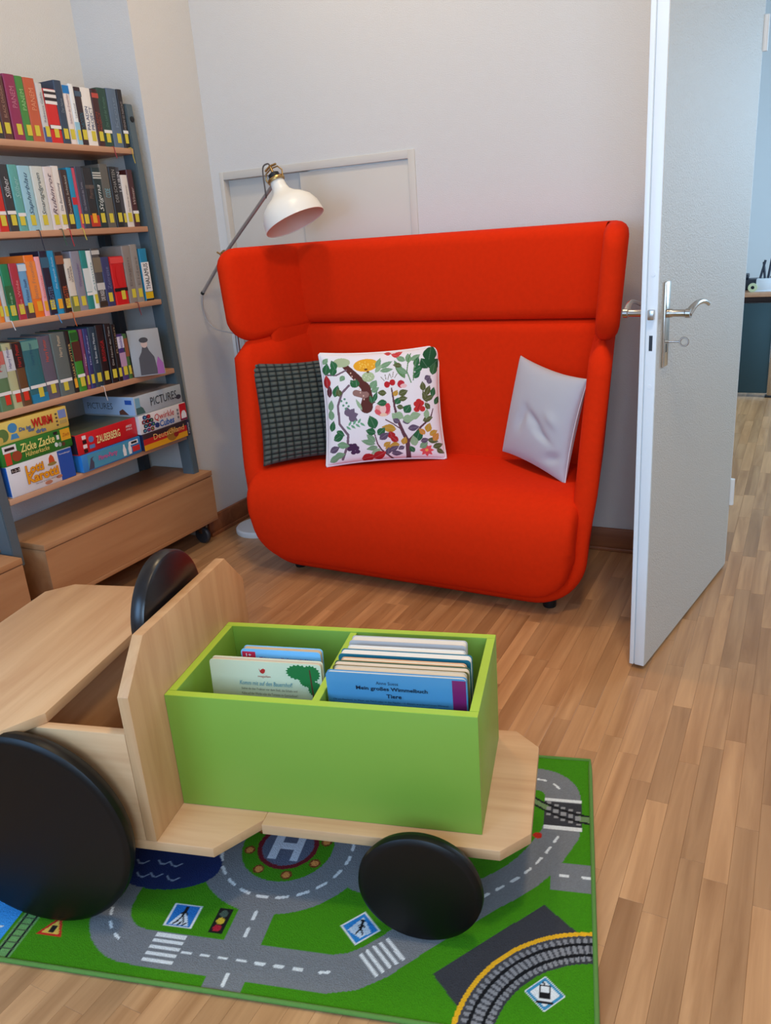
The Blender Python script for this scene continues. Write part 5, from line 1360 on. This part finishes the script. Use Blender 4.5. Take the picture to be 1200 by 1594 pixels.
# ================================================================== CEILING LAMP (warm light of the room)
def ceiling_lamp(label, x, y, power):
    cl = thing('ceiling_lamp', label, 'ceiling lamp', (x, y, RZ - 0.075), 0, 'ceiling lamps')
    lathe('canopy', [(0, .075), (.15, .075), (.15, .05), (0, .05)], M_WHITEMETAL, cl, 32)
    lathe('diffuser', [(0, .0), (.12, .004), (.17, .022), (.185, .05), (0, .0505)], plain('opal_glass', (255, 238, 214), .4), cl, 40)
    ld = bpy.data.lights.new('ceiling_lamp_light', 'AREA'); ld.shape = 'DISK'; ld.size = 0.30; ld.energy = power; ld.color = LAMP_COL
    lo = bpy.data.objects.new('ceiling_lamp_light', ld); COL.objects.link(lo); lo.parent = cl; lo.location = (0, 0, -0.004)
LAMP_COL = (1.0, 0.76, 0.46)
ceiling_lamp('warm round ceiling lamp above the sofa, outside the picture', 0.95, -0.82, 14.5)
ceiling_lamp('warm round ceiling lamp in the room middle, outside the picture', 2.40, -1.95, 28)

# ================================================================== DESK IN THE NEXT ROOM
dk = thing('desk', 'desk with wooden top and dark teal side panel in the next room', 'desk', (2.02, 3.12, 0))
box('desk_top', -.5, .75, -.03, .80, .700, .728, M_SHELF, dk, .002)
box('under_frame', -.45, .70, .02, .75, .655, .699, plain('dark_brown_frame', (48, 30, 26), .6), dk, .002)
box('side_panel', .02, .21, -.004, .02, .03, .655, plain('teal_panel', (40, 70, 78), .5), dk, .002)
box('leg', .212, .252, -.01, .04, .012, .70, M_CHROME, dk, .003)
box('foot', .20, .26, -.015, .045, 0, .014, M_BLACK, dk, .002)
box('leg', -.44, -.40, -.01, .04, 0, .70, M_CHROME, dk, .003)
t = thing('pen_tray', 'white pen organiser on the desk in the next room', 'organiser', (2.155, 3.17, .7285), 0)
box('tray', -.05, .055, -.02, .10, 0, .085, plain('tray_white', (222, 226, 230), .5), t, .004)
box('base', -.085, .06, -.025, .11, 0, .008, plain('tray_white', (222, 226, 230), .5), t, .002)
for k, (dx, hh, tl) in enumerate(((-.03, .20, .05), (0.0, .18, -.03), (.02, .22, .03), (.04, .17, .06))):
    p = tube('pen', [(2.155 + dx, 3.22, .8145), (2.155 + dx + tl * .5, 3.23, .8145 + hh * .6)], .008, plain('pen_dark', (26, 34, 52), .4), None, 8)
    tag(p, '%s dark pen sticking out of the white organiser' % ('leftmost', 'second', 'third', 'rightmost')[k], 'pen', 'pens in the organiser')
ph = thing('desk_telephone', 'dark desk telephone behind the white organiser', 'telephone', (2.075, 3.34, .7285), 0)
box('body', -.09, .16, -.05, .10, 0, .075, plain('phone_dark', (30, 38, 52), .4), ph, .006)
box('handset', -.08, -.03, -.05, .10, .076, .11, plain('phone_dark', (30, 38, 52), .4), ph, .01)
rl = lathe('tape_roll', [(.012, 0), (.03, 0), (.03, .018), (.012, .018)], plain('tape_yellow', (206, 214, 170), .4), None, 24, Matrix.Translation((2.085, 3.16, .759)) @ Matrix.Rotation(math.pi / 2, 4, 'X'), 35, True)
tag(rl, 'pale yellow tape roll beside the white organiser on the desk', 'tape')
